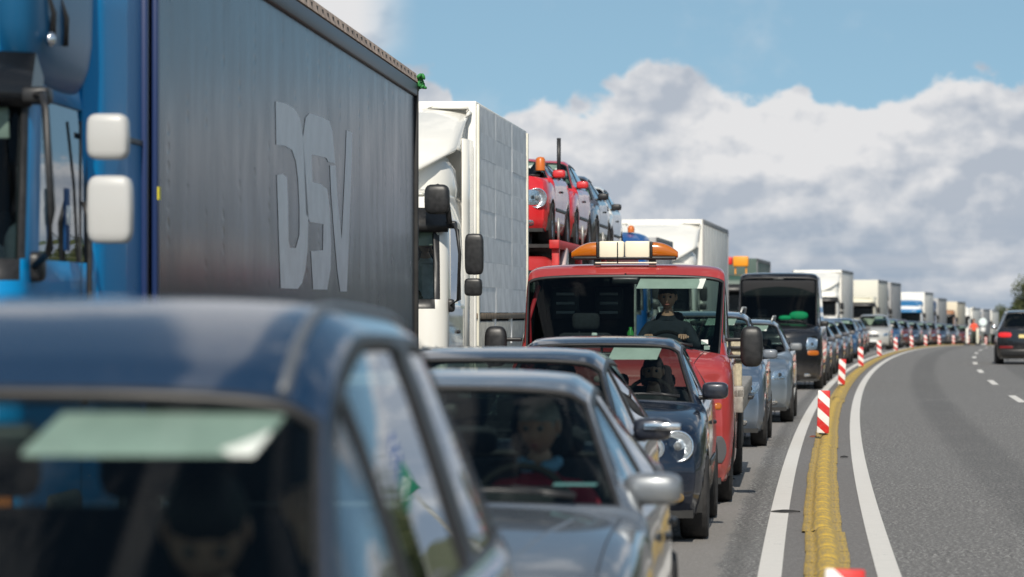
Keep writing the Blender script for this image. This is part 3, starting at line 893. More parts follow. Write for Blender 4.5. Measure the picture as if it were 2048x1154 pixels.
def side_kit(B, doors, handles, strip=True, mat=None):
    p = B.p
    for s in (1, -1):
        for y in doors:
            proj(B, 'door_gap', quad(y - .004, .34, y + .004, p['belt'] - .03), M_BLACK, 'x', s, off=.0015, rnd=0, n=6, edge=1)
        for y in handles:
            proj(B, 'door_handle', quad(y - .09, p['belt'] - .17, y + .09, p['belt'] - .135), mat or M_BLACK, 'x', s, off=.03, rnd=.4, n=5)
        if strip: proj(B, 'rub_strip', quad(p['ax'][0] + .45, .50, p['ax'][1] - .45, .555), M_BLACK, 'x', s, off=.014, rnd=.1, n=8)
def wheels4(B, wd=.2):
    p = B.p
    for y in p['ax']:
        for s in (1, -1): wheel(B.root, s * (p['w'] - .10), y, p['wr'], wd, s)
# ------------------------------------------------------------------ people
M_SKIN = simple('skin', (0.66, 0.36, 0.25), 0.5, var=.08, vscale=20)
M_HAIRD = simple('dark_hair', (0.02, 0.014, 0.01), 0.6, bump=.6, bscale=90)
M_HAIRG = simple('grey_hair', (0.40, 0.38, 0.36), 0.7, bump=.6, bscale=90)
def skin_mesh(chain, mats, matfn):
    """chain: list of (key, parent key, position, radius); returns a mesh grown round the bones"""
    idx = {}; vs = []; es = []; rr = []
    for k, par, p, r in chain:
        idx[k] = len(vs); vs.append(p); rr.append(r)
        if par is not None: es.append((idx[par], idx[k]))
    me = bpy.data.meshes.new('t'); me.from_pydata(vs, es, []); me.update()
    o = bpy.data.objects.new('t', me); COL.objects.link(o)
    o.modifiers.new('s', 'SKIN')
    for i, r in enumerate(rr):
        sv = me.skin_vertices[0].data[i]
        sv.radius = r if isinstance(r, tuple) else (r, r); sv.use_root = (i == 0)
    ss = o.modifiers.new('u', 'SUBSURF'); ss.levels = 2; ss.render_levels = 2
    dg = bpy.context.evaluated_depsgraph_get()
    out = bpy.data.meshes.new_from_object(o.evaluated_get(dg))
    bpy.data.objects.remove(o); bpy.data.meshes.remove(me)
    out.materials.clear()
    for m in mats: out.materials.append(m)
    pts = [(Vector(p), k) for k, par, p, r in chain]
    # nearest bone
    bones = [(Vector(vs[a]), Vector(vs[b]), chain[b][0]) for a, b in es]
    for pl in out.polygons:
        pl.use_smooth = True; c = pl.center; best = None; bd = 9
        for a, b, k in bones:
            ab = b - a; t = max(0, min(1, (c - a).dot(ab) / max(ab.length_squared, 1e-9))); d = (c - a - ab * t).length
            if d < bd: bd, best = d, k
        pl.material_index = matfn(best, c)
    return out
def head_mesh(mb, c, rot, mi=0, s=1.0):
    n = 20; vs = []
    for i in range(n + 1):
        ph = -math.pi / 2 + math.pi * i / n
        for j in range(2 * n):
            th = math.pi * j / n
            x = math.cos(ph) * math.cos(th); y = math.cos(ph) * math.sin(th); z = math.sin(ph)
            X, Y, Z = x * .076, y * .095, z * .115
            if z < 0: X *= 1 - .28 * z * z; Y *= 1 - .10 * z * z
            f = max(0, -y)
            g = lambda a, b, sx, sz: math.exp(-((x - a) / sx) ** 2 - ((z - b) / sz) ** 2)
            Y -= f * (.024 * g(0, -.12, .16, .16) + .010 * g(0, .12, .12, .25)) - f * .013 * (g(.38, .14, .2, .14) + g(-.38, .14, .2, .14))
            Y -= f * (.007 * g(0, -.48, .25, .10) + .010 * g(0, -.80, .3, .14) + .006 * g(0, .34, .5, .12))
            vs.append(rot @ (Vector((X, Y, Z)) * s) + Vector(c))
    w = 2 * n
    mb.add(vs, [(i * w + j, i * w + (j + 1) % w, (i + 1) * w + (j + 1) % w, (i + 1) * w + j) for i in range(n) for j in range(w)], mi)
    for sx in (-1, 1):
        mb.ellipsoid(rot @ Vector((sx * .079, .008, -.005)) * s + Vector(c), (.02, .04, .062), 1, 6, mi, rot)
def person(label, loc, rotz, shirt, trousers, hair, pose='wheel', tilt=0.0, turn=0.0, seated=True, sleeves='long', h=1.0, long_hair=False, collar=None):
    t = thing('person', label, 'person', loc, rotz)
    ms = simple('cloth_' + '%.2f_%.2f_%.2f' % shirt, shirt, 0.9, var=.15, vscale=12, bump=.4, bscale=22)
    mt = simple('cloth_' + '%.2f_%.2f_%.2f' % trousers, trousers, 0.9, var=.2, vscale=12)
    V = Vector
    # x: + is the person's left, faces -y; origin at the hips (seated) or feet (standing)
    z0 = 0 if seated else .95
    ch = [('pelvis', None, V((0, 0, z0)), (.15, .11)), ('waist', 'pelvis', V((0, .02, z0 + .16)), (.135, .10)), ('chest', 'waist', V((0, .03, z0 + .36)), (.165, .115)),
          ('neckb', 'chest', V((0, .025, z0 + .49)), (.09, .07)), ('neck', 'neckb', V((0, .0, z0 + .56)), .052), ('headb', 'neck', V((0, -.015, z0 + .62)), .05)]
    if seated:
        for s, k in ((1, 'l'), (-1, 'r')):
            ch += [('hip' + k, 'pelvis', V((s * .10, -.04, z0 - .01)), .095), ('knee' + k, 'hip' + k, V((s * .16, -.46, .06)), .065), ('ank' + k, 'knee' + k, V((s * .13, -.66, -.30)), .045), ('toe' + k, 'ank' + k, V((s * .14, -.82, -.34)), .038)]
    else:
        for s, k in ((1, 'l'), (-1, 'r')):
            ch += [('hip' + k, 'pelvis', V((s * .09, 0, .88)), .09), ('knee' + k, 'hip' + k, V((s * .11, -.03, .48)), .06), ('ank' + k, 'knee' + k, V((s * .12, .03, .09)), .042), ('toe' + k, 'ank' + k, V((s * .14, -.13, .04)), .04)]
    P = {'wheel': {'l': (V((.27, -.13, .24)), V((.15, -.36, .33)), V((0, -1, .3))), 'r': (V((-.27, -.13, .24)), V((-.15, -.36, .33)), V((0, -1, .3)))},
         'phone': {'l': (V((.39, -.12, .40)), V((.235, -.19, .65)), V((-.25, -.1, 1))), 'r': (V((-.27, -.13, .24)), V((-.15, -.36, .33)), V((0, -1, .3)))},
         'face': {'l': (V((.30, -.16, .38)), V((.12, -.13, .55)), V((-.5, 0, .8))), 'r': (V((-.27, -.13, .24)), V((-.15, -.36, .33)), V((0, -1, .3)))},
         'low': {'l': (V((.26, -.10, .20)), V((.05, -.30, .26)), V((-1, -.5, .1))), 'r': (V((-.26, -.10, .20)), V((-.14, -.34, .22)), V((0, -1, .3)))},
         'stand': {'l': (V((.25, .0, .22)), V((.27, -.12, .0)), V((0, -.3, -1))), 'r': (V((-.26, .0, .22)), V((-.32, -.2, .12)), V((-.1, -1, .2)))}}[pose]
    hands = []
    for s, k in ((1, 'l'), (-1, 'r')):
        el, wr, hd = P[k]
        zz = V((0, 0, z0))
        el, wr = el + zz, wr + zz; hd = hd.normalized()
        ch += [('sho' + k, 'chest', V((s * .175, .03, z0 + .43)), .062), ('elb' + k, 'sho' + k, el, .045), ('wri' + k, 'elb' + k, wr, .028), ('palm' + k, 'wri' + k, wr + hd * .055, (.036, .022))]
        side = hd.cross(V((0, 0, 1)) if abs(hd.z) < .9 else V((0, 1, 0))).normalized() * s
        bend = hd.cross(side).normalized()
        if bend.z > 0 or pose in ('phone', 'face') and k == 'l': bend = -bend
        for i, (o, ln) in enumerate(((-.030, .062), (-.011, .074), (.010, .070), (.030, .052))):
            b0 = wr + hd * .10 + side * o
            b1 = b0 + (hd * .75 + bend * .5).normalized() * ln * .5; b2 = b1 + (hd * .2 + bend).normalized() * ln * .45
            ch += [('f%d%s' % (i, k), 'palm' + k, b0, .010), ('g%d%s' % (i, k), 'f%d%s' % (i, k), b1, .009), ('h%d%s' % (i, k), 'g%d%s' % (i, k), b2, .008)]
        th0 = wr + hd * .035 - side * .035
        ch += [('t%s' % k, 'palm' + k, th0 + hd * .02, .011), ('u%s' % k, 't%s' % k, th0 + hd * .055 - side * .015 + bend * .012, .010), ('w%s' % k, 'u%s' % k, th0 + hd * .085 - side * .012 + bend * .03, .008)]
    legs = ('hip', 'knee', 'ank', 'pelvis')
    def mf(k, c):
        if k[:4] in ('knee',) or k[:3] in ('hip', 'ank'): return 2
        if k[:3] == 'toe': return 3
        if k in ('headb', 'neck', 'neckb'): return 0 if c.z > z0 + .535 else 1
        if k[:4] == 'palm' or len(k) == 2 or (len(k) == 3 and k[1].isdigit()): return 0
        if k[:3] == 'wri' and sleeves == 'short': return 0
        return 1
    me = skin_mesh(ch, [M_SKIN, ms, mt, M_BLACK], mf)
    # head grafted on to the neck
    mb = MB(); rot = Matrix.Rotation(turn, 3, 'Z') @ Matrix.Rotation(tilt, 3, 'X')
    hc = V((0, -.03, z0 + .70)) + V((0, -.06 * math.sin(tilt), -.03 * (1 - math.cos(tilt))))
    head_mesh(mb, hc, rot, 0)
    mb.ellipsoid(hc + rot @ V((0, -.094, -.052)), (.045, .014, .014), 1, 5, 4)
    vs = [v.co[:] for v in me.vertices]; fs = [tuple(p.vertices) for p in me.polygons]; mi = [p.material_index for p in me.polygons]
    nfs = len(fs); full = MB(); full.v = vs; full.f = fs; full.m = mi; full.sm = [True] * len(fs)
    full.add(mb.v, mb.f, 0)
    for i, m in enumerate(mb.m):
        full.m[nfs + i] = 4 if m == 4 else 0
    o = full.build('body', [M_SKIN, ms, mt, M_BLACK, simple('lips', (.4, .12, .1), .5)], t)
    bpy.data.meshes.remove(me)
    hm = MB(); n = 14
    vs2 = []
    for i in range(n + 1):
        ph = -math.pi / 2 + math.pi * i / n
        for j in range(2 * n):
            th = math.pi * j / n
            x = math.cos(ph) * math.cos(th); y = math.cos(ph) * math.sin(th); z = math.sin(ph)
            k = 1.11 + .03 * math.sin(9 * th) * math.cos(5 * ph)
            q = V((x * .078 * k, y * .097 * k, z * .117 * k))
            if y < .05 and z < .42: q *= .90 if z > -.2 else .8
            if y > .05 and z < -.45 and not long_hair: q *= .85
            if long_hair and y > -.2 and z < 0: q.z -= .10; q.y += .01
            vs2.append(rot @ q + hc + rot @ V((0, .008, .006)))
    w = 2 * n
    hm.add(vs2, [(i * w + j, i * w + (j + 1) % w, (i + 1) * w + (j + 1) % w, (i + 1) * w + j) for i in range(n) for j in range(w)])
    hm.build('hair', hair, t)
    for s in (-1, 1):
        ey = MB().ellipsoid(hc + rot @ V((s * .031, -.0795, .016)), (.026, .014, .014), 1, 6)
        eo = ey.build('eye', simple('eye_white', (.36, .34, .32), .4), t)
        MB().ellipsoid(hc + rot @ V((s * .031, -.0865, .016)), (.015, .006, .014), 1, 5).build('iris', M_BLACK, eo)
    if collar:
        cm = MB()
        for s in (-1, 1): cm.ellipsoid((s * .045, -.075, z0 + .535), (.085, .05, .05), .8, 6, 0, Matrix.Rotation(s * .6, 3, 'Z') @ Matrix.Rotation(.5, 3, 'X')).ellipsoid((s * .07, -.0, z0 + .55), (.05, .13, .05), .8, 6)
        cm.build('collar', simple('collar_blue', collar, .8), t)
    t.scale = (h, h, h)
    return t
# ------------------------------------------------------------------ lorries
def cab_shell(parent, p, mat, name='cab_shell'):
    """cab-over shell: stacked plan outlines. Front faces -y."""
    hw = p.get('hw', 1.22); dep = p.get('dep', 2.2); zb, zt, zr = p['zb'], p['zt'], p['zr']   # screen bottom, top, roof
    rk = p.get('rk', 1.0)
    lv = [(.42, .10, .985, .16), (.75, .02, 1.0, .20), (1.15, .02, 1.0, .22), (zb - .10, .06, 1.0, .24), (zb, .07, 1.0, .25), (zb + (zt - zb) * .5, .15, .992, .26),
          (zt, .27, .975, .27), (zt + .10, .32, .965, .28), (zr - .22, .42, .95, .30), (zr - .06, .52, .93, .30), (zr, .75, .84, .28), (zr + .01, 1.3, .3, .1)]
    ys = [1.0, .93, .62, .36, .33, .10, .04, 0]      # along the side, as a share of the depth
    rows = []
    for z, f, k, rc in lv:
        rc = rc * rk; w = hw * k; row = []
        for s in ys: row.append((w, f + rc + s * (dep - f - rc), z))
        for a in (15, 30, 45, 60, 75): row.append((w - rc + rc * math.cos(rad(a)), f + rc - rc * math.sin(rad(a)), z))
        xs = [1, .93, .62, .30, 0]
        for q in xs: row.append(((w - rc) * q, f + .0 - .05 * (1 - q * q), z))
        rows.append(row + [(-x, y, z2) for x, y, z2 in row[::-1][1:]])
    n = len(rows[0]); m = len(rows); nh = (n + 1) // 2
    vs = [q for r in rows for q in r]; body, blk, ws, sw = [], [], [], {0: [], 1: []}
    for i in range(m - 1):
        for j in range(n - 1):
            jj = j if j < nh - 1 else n - 2 - j
            f = (i * n + j, (i + 1) * n + j, (i + 1) * n + j + 1, i * n + j + 1)
            if i in (4, 5) and jj >= p.get('gj', 11): ws.append(f)
            elif i in (3, 6) and jj >= p.get('gj', 11) or i in (4, 5) and jj == p.get('gj', 11) - 1: blk.append(f)
            elif i in (4, 5) and 1 < jj < 5 and jj != 9: (sw[0 if j < nh - 1 else 1]).append(f) if jj != 1 else body.append(f)
            else: body.append(f)
    mb = MB()
    a = Vector(vs[n + nh - 2]) - Vector(vs[nh - 2]); b = Vector(vs[nh - 1]) - Vector(vs[nh - 2])
    flip = a.cross(b).y > 0
    fx = (lambda F: [q[::-1] for q in F]) if flip else (lambda F: F)
    mb.add(vs, fx(body)); mb.f += fx(blk); mb.m += [2] * len(blk); mb.sm += [True] * len(blk)
    # back wall
    L = [(rows[i][0]) for i in range(m)]; Rr = [rows[i][-1] for i in range(m)]
    mb.grid([[L[i], Rr[i]] for i in range(m)], 0, (0, 1, 0))
    o = mb.build(name, [mat, M_TRIM, M_BLACK, M_TRIM], parent, clean=True)
    md = o.modifiers.new('thickness', 'SOLIDIFY'); md.thickness = .03; md.offset = -1; md.material_offset = 1; md.material_offset_rim = 2
    bv = BVHTree.FromPolygons([Vector(v) for v in vs], body + blk + ws + sw[0] + sw[1])
    B = Body(); B.bvh = bv; B.root = parent; B.p = dict(w=hw, H=zr, hz0=1.2, belt=1.7, ax=(1.3, 5), L=dep)
    def pane(nm, fs, mt):
        q = MB(); ids = sorted({k for f in fs for k in f}); mp = {k: i for i, k in enumerate(ids)}
        c = Vector((0, 1.0, 0))
        pts = []
        for k in ids:
            v = Vector(vs[k]); dv = Vector((c.x - v.x, c.y - v.y, 0)).normalized() * .012; pts.append(v + dv)
        q.add(pts, fx([tuple(mp[k] for k in f) for f in fs])); return q.build(nm, mt, parent)
    pane('windscreen', ws, G_CLEAR)
    for k in (0, 1): pane('side_window', sw[k], G_SIDE)
    return B
def visor_slab(parent, p, mat):
    hw = p.get('hw', 1.22); zt = p['zt']; mb = MB()
    P = []
    for k, (dz, dy) in enumerate([(.10, .06), (.20, -.10), (.02, -.20), (-.06, -.20), (-.03, -.14), (.06, .06)]):
        row = []
        for i in range(17):
            s = -1 + i / 8; x = s * hw * .99
            row.append((x, .27 + dy + .26 * abs(s) ** 5, zt + dz))
        P.append(row)
    mb.grid(P, 0); mb.grid([P[-1], P[0]], 0)
    for c in (0, -1):
        mb.add([P[k][c] for k in range(6)], [tuple(range(6))])
    return mb.build('sun_shield', mat, parent)
def deflector(parent, p, mat, z1, y1, hw=1.2, name='roof_deflector', w0=.62):
    """roof fairing rising from the cab roof to z1 at y1"""
    z0 = p['zr'] - .05; P = []
    n = 12
    for i in range(9):
        t = i / 8; y = .45 + (y1 - .45) * t; z = z0 + (z1 - z0) * math.sin(t * math.pi / 2) ** 1.15
        w = hw * (w0 + (1 - w0) * min(1, t * 1.3) ** .7); row = [(-w, y + .0, z0 - .05)]
        for k in range(n + 1):
            a = math.pi * k / n; e = .42
            x = -w * math.copysign(abs(math.cos(a)) ** e, math.cos(a)); zz = z0 + (z - z0) * abs(math.sin(a)) ** e
            row.append((x, y, zz))
        row.append((w, y, z0 - .05)); P.append(row)
    mb = MB().grid(P, 0, (0, 0, 1))
    o = mb.build(name, mat, parent); md = o.modifiers.new('t', 'SOLIDIFY'); md.thickness = .03; md.offset = -1
    return o
def swept_fairing(parent, mat, z0, z1, hw=1.2, y0=.45, y1=2.15, lift=.44):
    P = []; n = 24
    for i in range(13):
        row = []
        for j in range(n + 1):
            s = -1 + 2 * j / n; a = abs(s)
            zb = z0 + lift * max(0, (a - .30) / .70) ** 1.5
            z = zb + (z1 - zb) * i / 12; k = (z - z0) / (z1 - z0)
            y = y0 + (y1 - y0) * (.25 * k + .75 * k ** 2.2) + .42 * a ** 2.6
            row.append((s * hw * (.965 + .035 * k), y, z))
        P.append(row)
    P.append([(x, y1 + .1, z1 - .01) for x, y, z in P[-1]])
    mb = MB().grid(P, 0, (0, -1, .3))
    for s, e in ((1, -1), (-1, 0)):   # returns at the outer edges
        mb.grid([[P[i][e], (P[i][e][0] - s * .02, y1 + .12, P[i][e][2])] for i in range(14)], 0, (s, 0, 0))
    o = mb.build('roof_fairing', mat, parent); md = o.modifiers.new('t', 'SOLIDIFY'); md.thickness = .035; md.offset = -1
    MB().ellipsoid((0, 1.62, z0), (2.3, 1.5, 1.15), .7, 12).build('cab_roof_hump', mat, parent)
    return o
def lorry_front(B, lamp_z=.78, grille_mat=None, bars=5, plate=True):
    r = B.root; hw = B.p['w']
    g = bpy.data.objects.new('grille', None); COL.objects.link(g); g.parent = r
    proj(B, 'grille_panel', quad(-hw * .62, .98, hw * .62, 1.56), grille_mat or M_BLACK, off=.01, rnd=.12, parent=g)
    for k in range(bars):
        z = 1.02 + k * .52 / bars
        proj(B, 'grille_bar', quad(-hw * .60, z, hw * .60, z + .035), M_GREY, off=.03, rnd=.1, n=6, parent=g)
    proj(B, 'bumper', quad(-hw * .96, .44, hw * .96, .92), simple('bumper_grey', (.09, .09, .095), .5), off=.03, rnd=.15, n=14)
    for s in (1, -1):
        e = bpy.data.objects.new('headlight', None); COL.objects.link(e); e.parent = r
        q = [(s * a, z) for a, z in quad(hw * .58, lamp_z - .13, hw * .90, lamp_z + .13)]
        proj(B, 'reflector', q, M_REFLECT, off=.036, rnd=.3, parent=e); proj(B, 'lens', q, G_LENS, off=.055, rnd=.3, parent=e, edge=.6)
        proj(B, 'indicator', [(s * a, z) for a, z in quad(hw * .905, lamp_z - .11, hw * .97, lamp_z + .11)], M_AMBER, off=.04)
    if plate: proj(B, 'number_plate', quad(-.26, .50, .26, .61), M_PLATE, off=.045, rnd=.05, edge=1)
def lorry_mirrors(parent, hw, z0, z1, mat, y=.12, sides=(1, -1), big=(.19, .30), small=(.17, .18), out=.23):
    for s in sides:
        e = bpy.data.objects.new('mirror_cluster', None); COL.objects.link(e); e.parent = parent
        x = s * (hw + out)
        MB().ellipsoid((x, y, z0), (big[0], .12, big[1]), .38, 10).build('main_mirror', mat, e)
        MB().ellipsoid((x - s * .01, y, z1), (small[0], .12, small[1]), .42, 10).build('wide_mirror', mat, e)
        MB().box((x, y + .062, z0), (big[0] * .82, .01, big[1] * .86), .004).build('mirror_glass', M_CHROME, e)
        zt = max(z0 + big[1] / 2, z1 + small[1] / 2); zb = min(z0 - big[1] / 2, z1 - small[1] / 2)
        a = MB().tube([(s * (hw - .03), y + .28, zt + .10), (s * (hw + .06), y + .12, zt + .10), (s * (hw + .10), y, zt + .02), (s * (hw + .13), y, z0), (s * (hw + .11), y + .02, zb - .04), (s * (hw - .02), y + .22, zb - .12)], .018, 8)
        a.box((s * (hw + .0), y + .26, zt + .10), (.14, .12, .08), .02).box((s * hw, y + .22, zb - .10), (.10, .12, .14), .03)
        a.build('mirror_arm', M_BLACK, e)
def lorry_cabin(B, p, visor=True):
    r = B.root; zb = p['zb']
    MB().box((0, .42, zb - .12), (2.1, .5, .26), .08, 3).box((.62, .62, zb - .02), (.55, .25, .14), .05).build('dashboard', M_TRIM, r)
    seat(r, .62, 1.15, zb - .42, .68); seat(r, -.62, 1.15, zb - .42, .68)
    steering(r, .62, .80, zb + .02, .22, 50)
    MB().box((0, .33, p['zt'] - .13), (2.2, .02, .15), .008, rot=Matrix.Rotation(rad(15), 3, 'X')).build('sun_blind', M_VISOR, r) if visor else None
def lorry_wheels(parent, ys, hw=1.12, r=.5, wd=.3):
    for y in ys:
        for s in (1, -1): wheel(parent, s * (hw - wd / 2), y, r, wd, s, True)

# ---- 1: blue tractor with the grey curtain trailer
M_TBLUE = simple('lorry_blue', (0.0, 0.215, 0.50), .42, coat=.12, spec=.25)
M_TBLUE2 = simple('dark_blue_edge', (.012, .03, .11), .4)
def curtain_mat():
    m, n, b = new_mat('grey_curtain')
    tc = n.node('ShaderNodeTexCoord').outputs['Object']
    f = n.noise(tc, 1.2, 5, .6); g = n.noise(n.vm('MULTIPLY', tc, (1, 1, .4)), 3, 4, .55)
    c = n.mix(n.sm(n.m('ADD', n.m('MULTIPLY', f, .5), n.m('MULTIPLY', g, .5)), .35, .65), (.046, .052, .068), (.070, .076, .092))
    n.l.new(n.m('MULTIPLY_ADD', g, .16, .16), b.inputs['Roughness'])
    b.inputs['Specular IOR Level'].default_value = .22
    # woven sheet pulled over posts: soft ripples and a column of small dents at every post
    sep = n.node('ShaderNodeSeparateXYZ'); n.l.new(tc, sep.inputs[0])
    y, z = sep.outputs[1], sep.outputs[2]
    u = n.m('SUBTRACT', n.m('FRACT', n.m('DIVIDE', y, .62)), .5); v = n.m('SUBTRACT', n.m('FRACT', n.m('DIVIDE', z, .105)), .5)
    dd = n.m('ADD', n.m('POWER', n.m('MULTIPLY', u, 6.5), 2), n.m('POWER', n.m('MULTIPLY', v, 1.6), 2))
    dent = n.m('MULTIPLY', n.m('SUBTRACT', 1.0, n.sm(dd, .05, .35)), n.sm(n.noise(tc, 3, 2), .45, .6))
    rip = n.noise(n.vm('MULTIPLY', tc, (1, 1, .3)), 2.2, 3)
    n.l.new(n.mix(n.m('MULTIPLY', dent, .75), c, (.012, .013, .017)), b.inputs['Base Color'])  # shade in the dents put into the colour as dark spots
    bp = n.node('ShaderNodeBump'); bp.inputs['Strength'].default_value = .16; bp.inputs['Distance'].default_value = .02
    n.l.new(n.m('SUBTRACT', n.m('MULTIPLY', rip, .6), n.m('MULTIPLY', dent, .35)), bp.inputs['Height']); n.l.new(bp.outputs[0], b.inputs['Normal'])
    return m
M_CURT = curtain_mat()
M_LOGO = simple('logo_grey', (.66, .68, .70), .4, var=.10, vscale=4, spec=.3)
def lorry_one():
    ang = -math.atan(.075)
    t = thing('articulated_lorry', 'blue lorry with a long dark grey trailer carrying the big pale letters', 'lorry', (-3.44, 14.5, 0), ang, 'lorries queueing in the left lane')
    p = dict(hw=1.215, dep=2.35, zb=1.90, zt=2.66, zr=3.05, rk=.62, gj=9)
    B = cab_shell(t, p, M_TBLUE)
    visor_slab(t, p, simple('tinted_visor', (.008, .009, .011), .25))
    lorry_front(B, .79); lorry_cabin(B, p)
    # roof module and side collars
    deflector(t, p, M_TBLUE, 3.95, 2.1, 1.20, w0=.80)
    for s in (1, -1):
        mb = MB()
        P = [[(s * 1.19, 1.55, z), (s * 1.235, 1.9, z), (s * 1.255, 2.3, z), (s * 1.26, 2.72, z)] for z in (.9, 1.6, 2.55, 2.555, 3.2, 3.9)]
        mb.grid(P, 0, (s, 0, 0)); o = mb.build('side_collar', M_TBLUE, t); md = o.modifiers.new('t', 'SOLIDIFY'); md.thickness = .02
        MB().box((s * 1.262, 2.25, 2.56), (.012, .95, .03), .004).build('collar_seam', M_BLACK, t)
        # pod on the roof side above the door, dark reflection put into its blue
        mb = MB().ellipsoid((s * 1.11, 1.05, 3.22), (.26, 1.5, 1.05), .62, 12)
        mb.build('roof_side_pod', simple('pod_blue', (.008, .09, .20), .32, spec=.45), t)
        MB().box((s * 1.262, 2.74, 2.4), (.05, .06, 3.05), .01).build('gap_seal', M_TBLUE2, t)
    a = MB()
    for dy in (.0, .14): a.tube([(1.235, .62 + dy * 2, 2.93), (1.25, .60 + dy * 2, 3.06), (1.22, .50 + dy * 2, 3.22)], [.02, .014, .006], 6)
    a.build('aerial', M_BLACK, t)
    MB().ellipsoid((1.25, .52, 2.93), (.05, .07, .07)).build('marker_lamp', M_CHROME, t)
    MB().box((1.242, .92, 2.10), (.012, .10, .30), .005).build('door_sticker', simple('sticker_blue', (.0, .05, .17), .6), t)
    MB().box((1.251, .92, 2.12), (.006, .085, .09), .003).build('door_sticker', M_PLATE, t)
    lorry_mirrors(t, 1.22, 2.12, 2.45, simple('white_mirror', (.47, .465, .45), .4, coat=.3), y=.10, big=(.205, .31), small=(.19, .21), out=.40)
    # grab handles, steps
    for s in (1, -1):
        MB().box((s * 1.20, .95, .55), (.1, .7, .5), .06).build('step_box', M_CHASSIS, t)
        MB().tube([(s * 1.25, 1.30, 1.2), (s * 1.27, 1.30, 1.3), (s * 1.27, 1.32, 2.1), (s * 1.24, 1.32, 2.2)], .015, 6).build('grab_rail', M_BLACK, t)
        MB().box((s * 1.225, 1.15, 1.46), (.03, .16, .04), .012).build('door_handle', M_BLACK, t)
        MB().box((s * 1.21, 1.38, 1.6), (.012, .012, 2.0)).build('door_gap', M_BLACK, t)
    MB().box((0, 7.5, .95), (.9, 14.2, .28)).box((0, 3.0, .75), (2.1, 1.0, .5), .1).build('chassis', M_CHASSIS, t)
    lorry_wheels(t, (1.2, 4.4, 12.2, 13.5, 14.8))
    # trailer
    y0, y1, hw, zt, zb = 2.90, 16.5, 1.275, 3.88, 1.22
    MB().box((0, (y0 + y1) / 2, (zt + zb) / 2), (2 * hw - .04, y1 - y0 - .02, zt - zb - .03)).build('trailer_box', simple('trailer_core', (.25, .26, .28), .6), t)
    for s in (1, -1):
        nu, nvv = 60, 6; P = []
        for i in range(nvv + 1):
            z = zb + .02 + (zt - .16 - zb) * i / nvv
            P.append([(s * hw, y0 + .05 + (y1 - y0 - .12) * j / nu, z) for j in range(nu + 1)])
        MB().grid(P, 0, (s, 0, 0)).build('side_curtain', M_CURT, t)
        rail = MB().box((s * (hw + .004), (y0 + y1) / 2, zt - .075), (.05, y1 - y0, .13), .012).build('top_rail', simple('rail_dark', (.045, .05, .062), .4, .3), t)
        MB().prism([(s * (hw + .034), zt - .005), (s * (hw + .010), zt + .085), (s * (hw - .13), zt + .09), (s * (hw - .13), zt - .005)], 'y', y0, y1).build('roof_edge', simple('weathered_roof_edge', (.50, .38, .30), .8, var=.35, vscale=9), t)
        mb = MB()
        for k in range(45): mb.box((s * (hw + .024), y0 + .15 + k * .30, zt + .040), (.010, .035, .028))
        o = mb.build('roof_rivets', M_CHASSIS, t); o['kind'] = 'stuff'
        MB().box((s * (hw + .02), y0 + .03, (zt + zb) / 2), (.03, .09, zt - zb), .008).build('front_post', M_TBLUE2, t)
        MB().box((s * (hw + .01), y1 - .03, (zt + zb) / 2), (.05, .06, zt - zb), .008).build('rear_post', M_CHASSIS, t)
        MB().box((s * (hw + .025), y0 + .03, 2.30), (.035, .06, .07)).build('yellow_tag', simple('tag_yellow', (.7, .6, .02), .5), t)
        MB().box((s * 1.24, 9.5, .80), (.04, 5.0, .5), .01).build('side_guard', simple('guard_grey', (.22, .22, .23), .5), t)
    green = MB()
    for k in range(14): green.ellipsoid((1.30 + R.uniform(-.03, .06), 16.5 + R.uniform(-.05, .06), zt + R.uniform(-.06, .06)), (.07, .05, .035), 1, 4, 0, Matrix.Rotation(R.uniform(0, 3), 3, 'Y'))
    green.build('green_tie', simple('green_tie', (.03, .22, .05), .7), t)
    # pale letters printed on the curtain (metres along the side, height)
    def tx(px, py):
        X = 400 + px / 2.309; Y = 150 + py / 2.309
        k = (X - 1024) / 6400; d = -3.255 / (k - .075)
        return d, 1.65 - (Y - 627) / 6400 * d
    c, s_ = math.cos(ang), math.sin(ang)
    def loc(d, z): return (d - 14.5) / c * 1.0 + 0.0, z
    letters = {
     'letter_d': [(352, 125), (400, 135), (440, 160), (465, 205), (477, 280), (490, 450), (503, 640), (500, 800), (490, 900), (475, 960), (455, 988), (376, 985), (368, 760), (358, 465), (385, 458), (405, 475), (410, 600), (412, 770), (420, 800), (445, 800), (462, 740), (462, 620), (455, 480), (445, 400), (428, 350), (395, 330), (355, 325)],
     'letter_s': [(478, 290), (490, 200), (508, 180), (560, 195), (600, 215), (613, 260), (620, 330), (626, 410), (595, 405), (585, 385), (518, 370), (522, 495), (560, 505), (590, 530), (602, 620), (608, 780), (605, 900), (590, 992), (525, 990), (515, 815), (570, 810), (572, 690), (510, 680), (492, 640), (484, 450)],
     'letter_v': [(602, 420), (628, 420), (640, 600), (656, 760), (664, 600), (672, 420), (678, 258), (705, 268), (703, 400), (695, 620), (680, 1000), (650, 1000), (636, 900), (622, 740), (608, 560)]}
    for nm, poly in letters.items():
        q = [loc(*tx(a, b)) for a, b in poly]
        r_ = delaunay_2d_cdt([Vector(a) for a in q], [], [list(range(len(q)))], 1, 1e-4)
        bm = bmesh.new(); vs = [bm.verts.new((hw + .003, a[0], a[1])) for a in r_[0]]
        for f in r_[2]: bm.faces.new([vs[i] for i in f])
        bm.normal_update()
        if sum(f.normal.x for f in bm.faces) < 0: bmesh.ops.reverse_faces(bm, faces=bm.faces[:])
        me = bpy.data.meshes.new(nm); bm.to_mesh(me); bm.free(); me.materials.append(M_LOGO)
        o = bpy.data.objects.new(nm, me); COL.objects.link(o); o.parent = t
    return t
T1 = lorry_one()
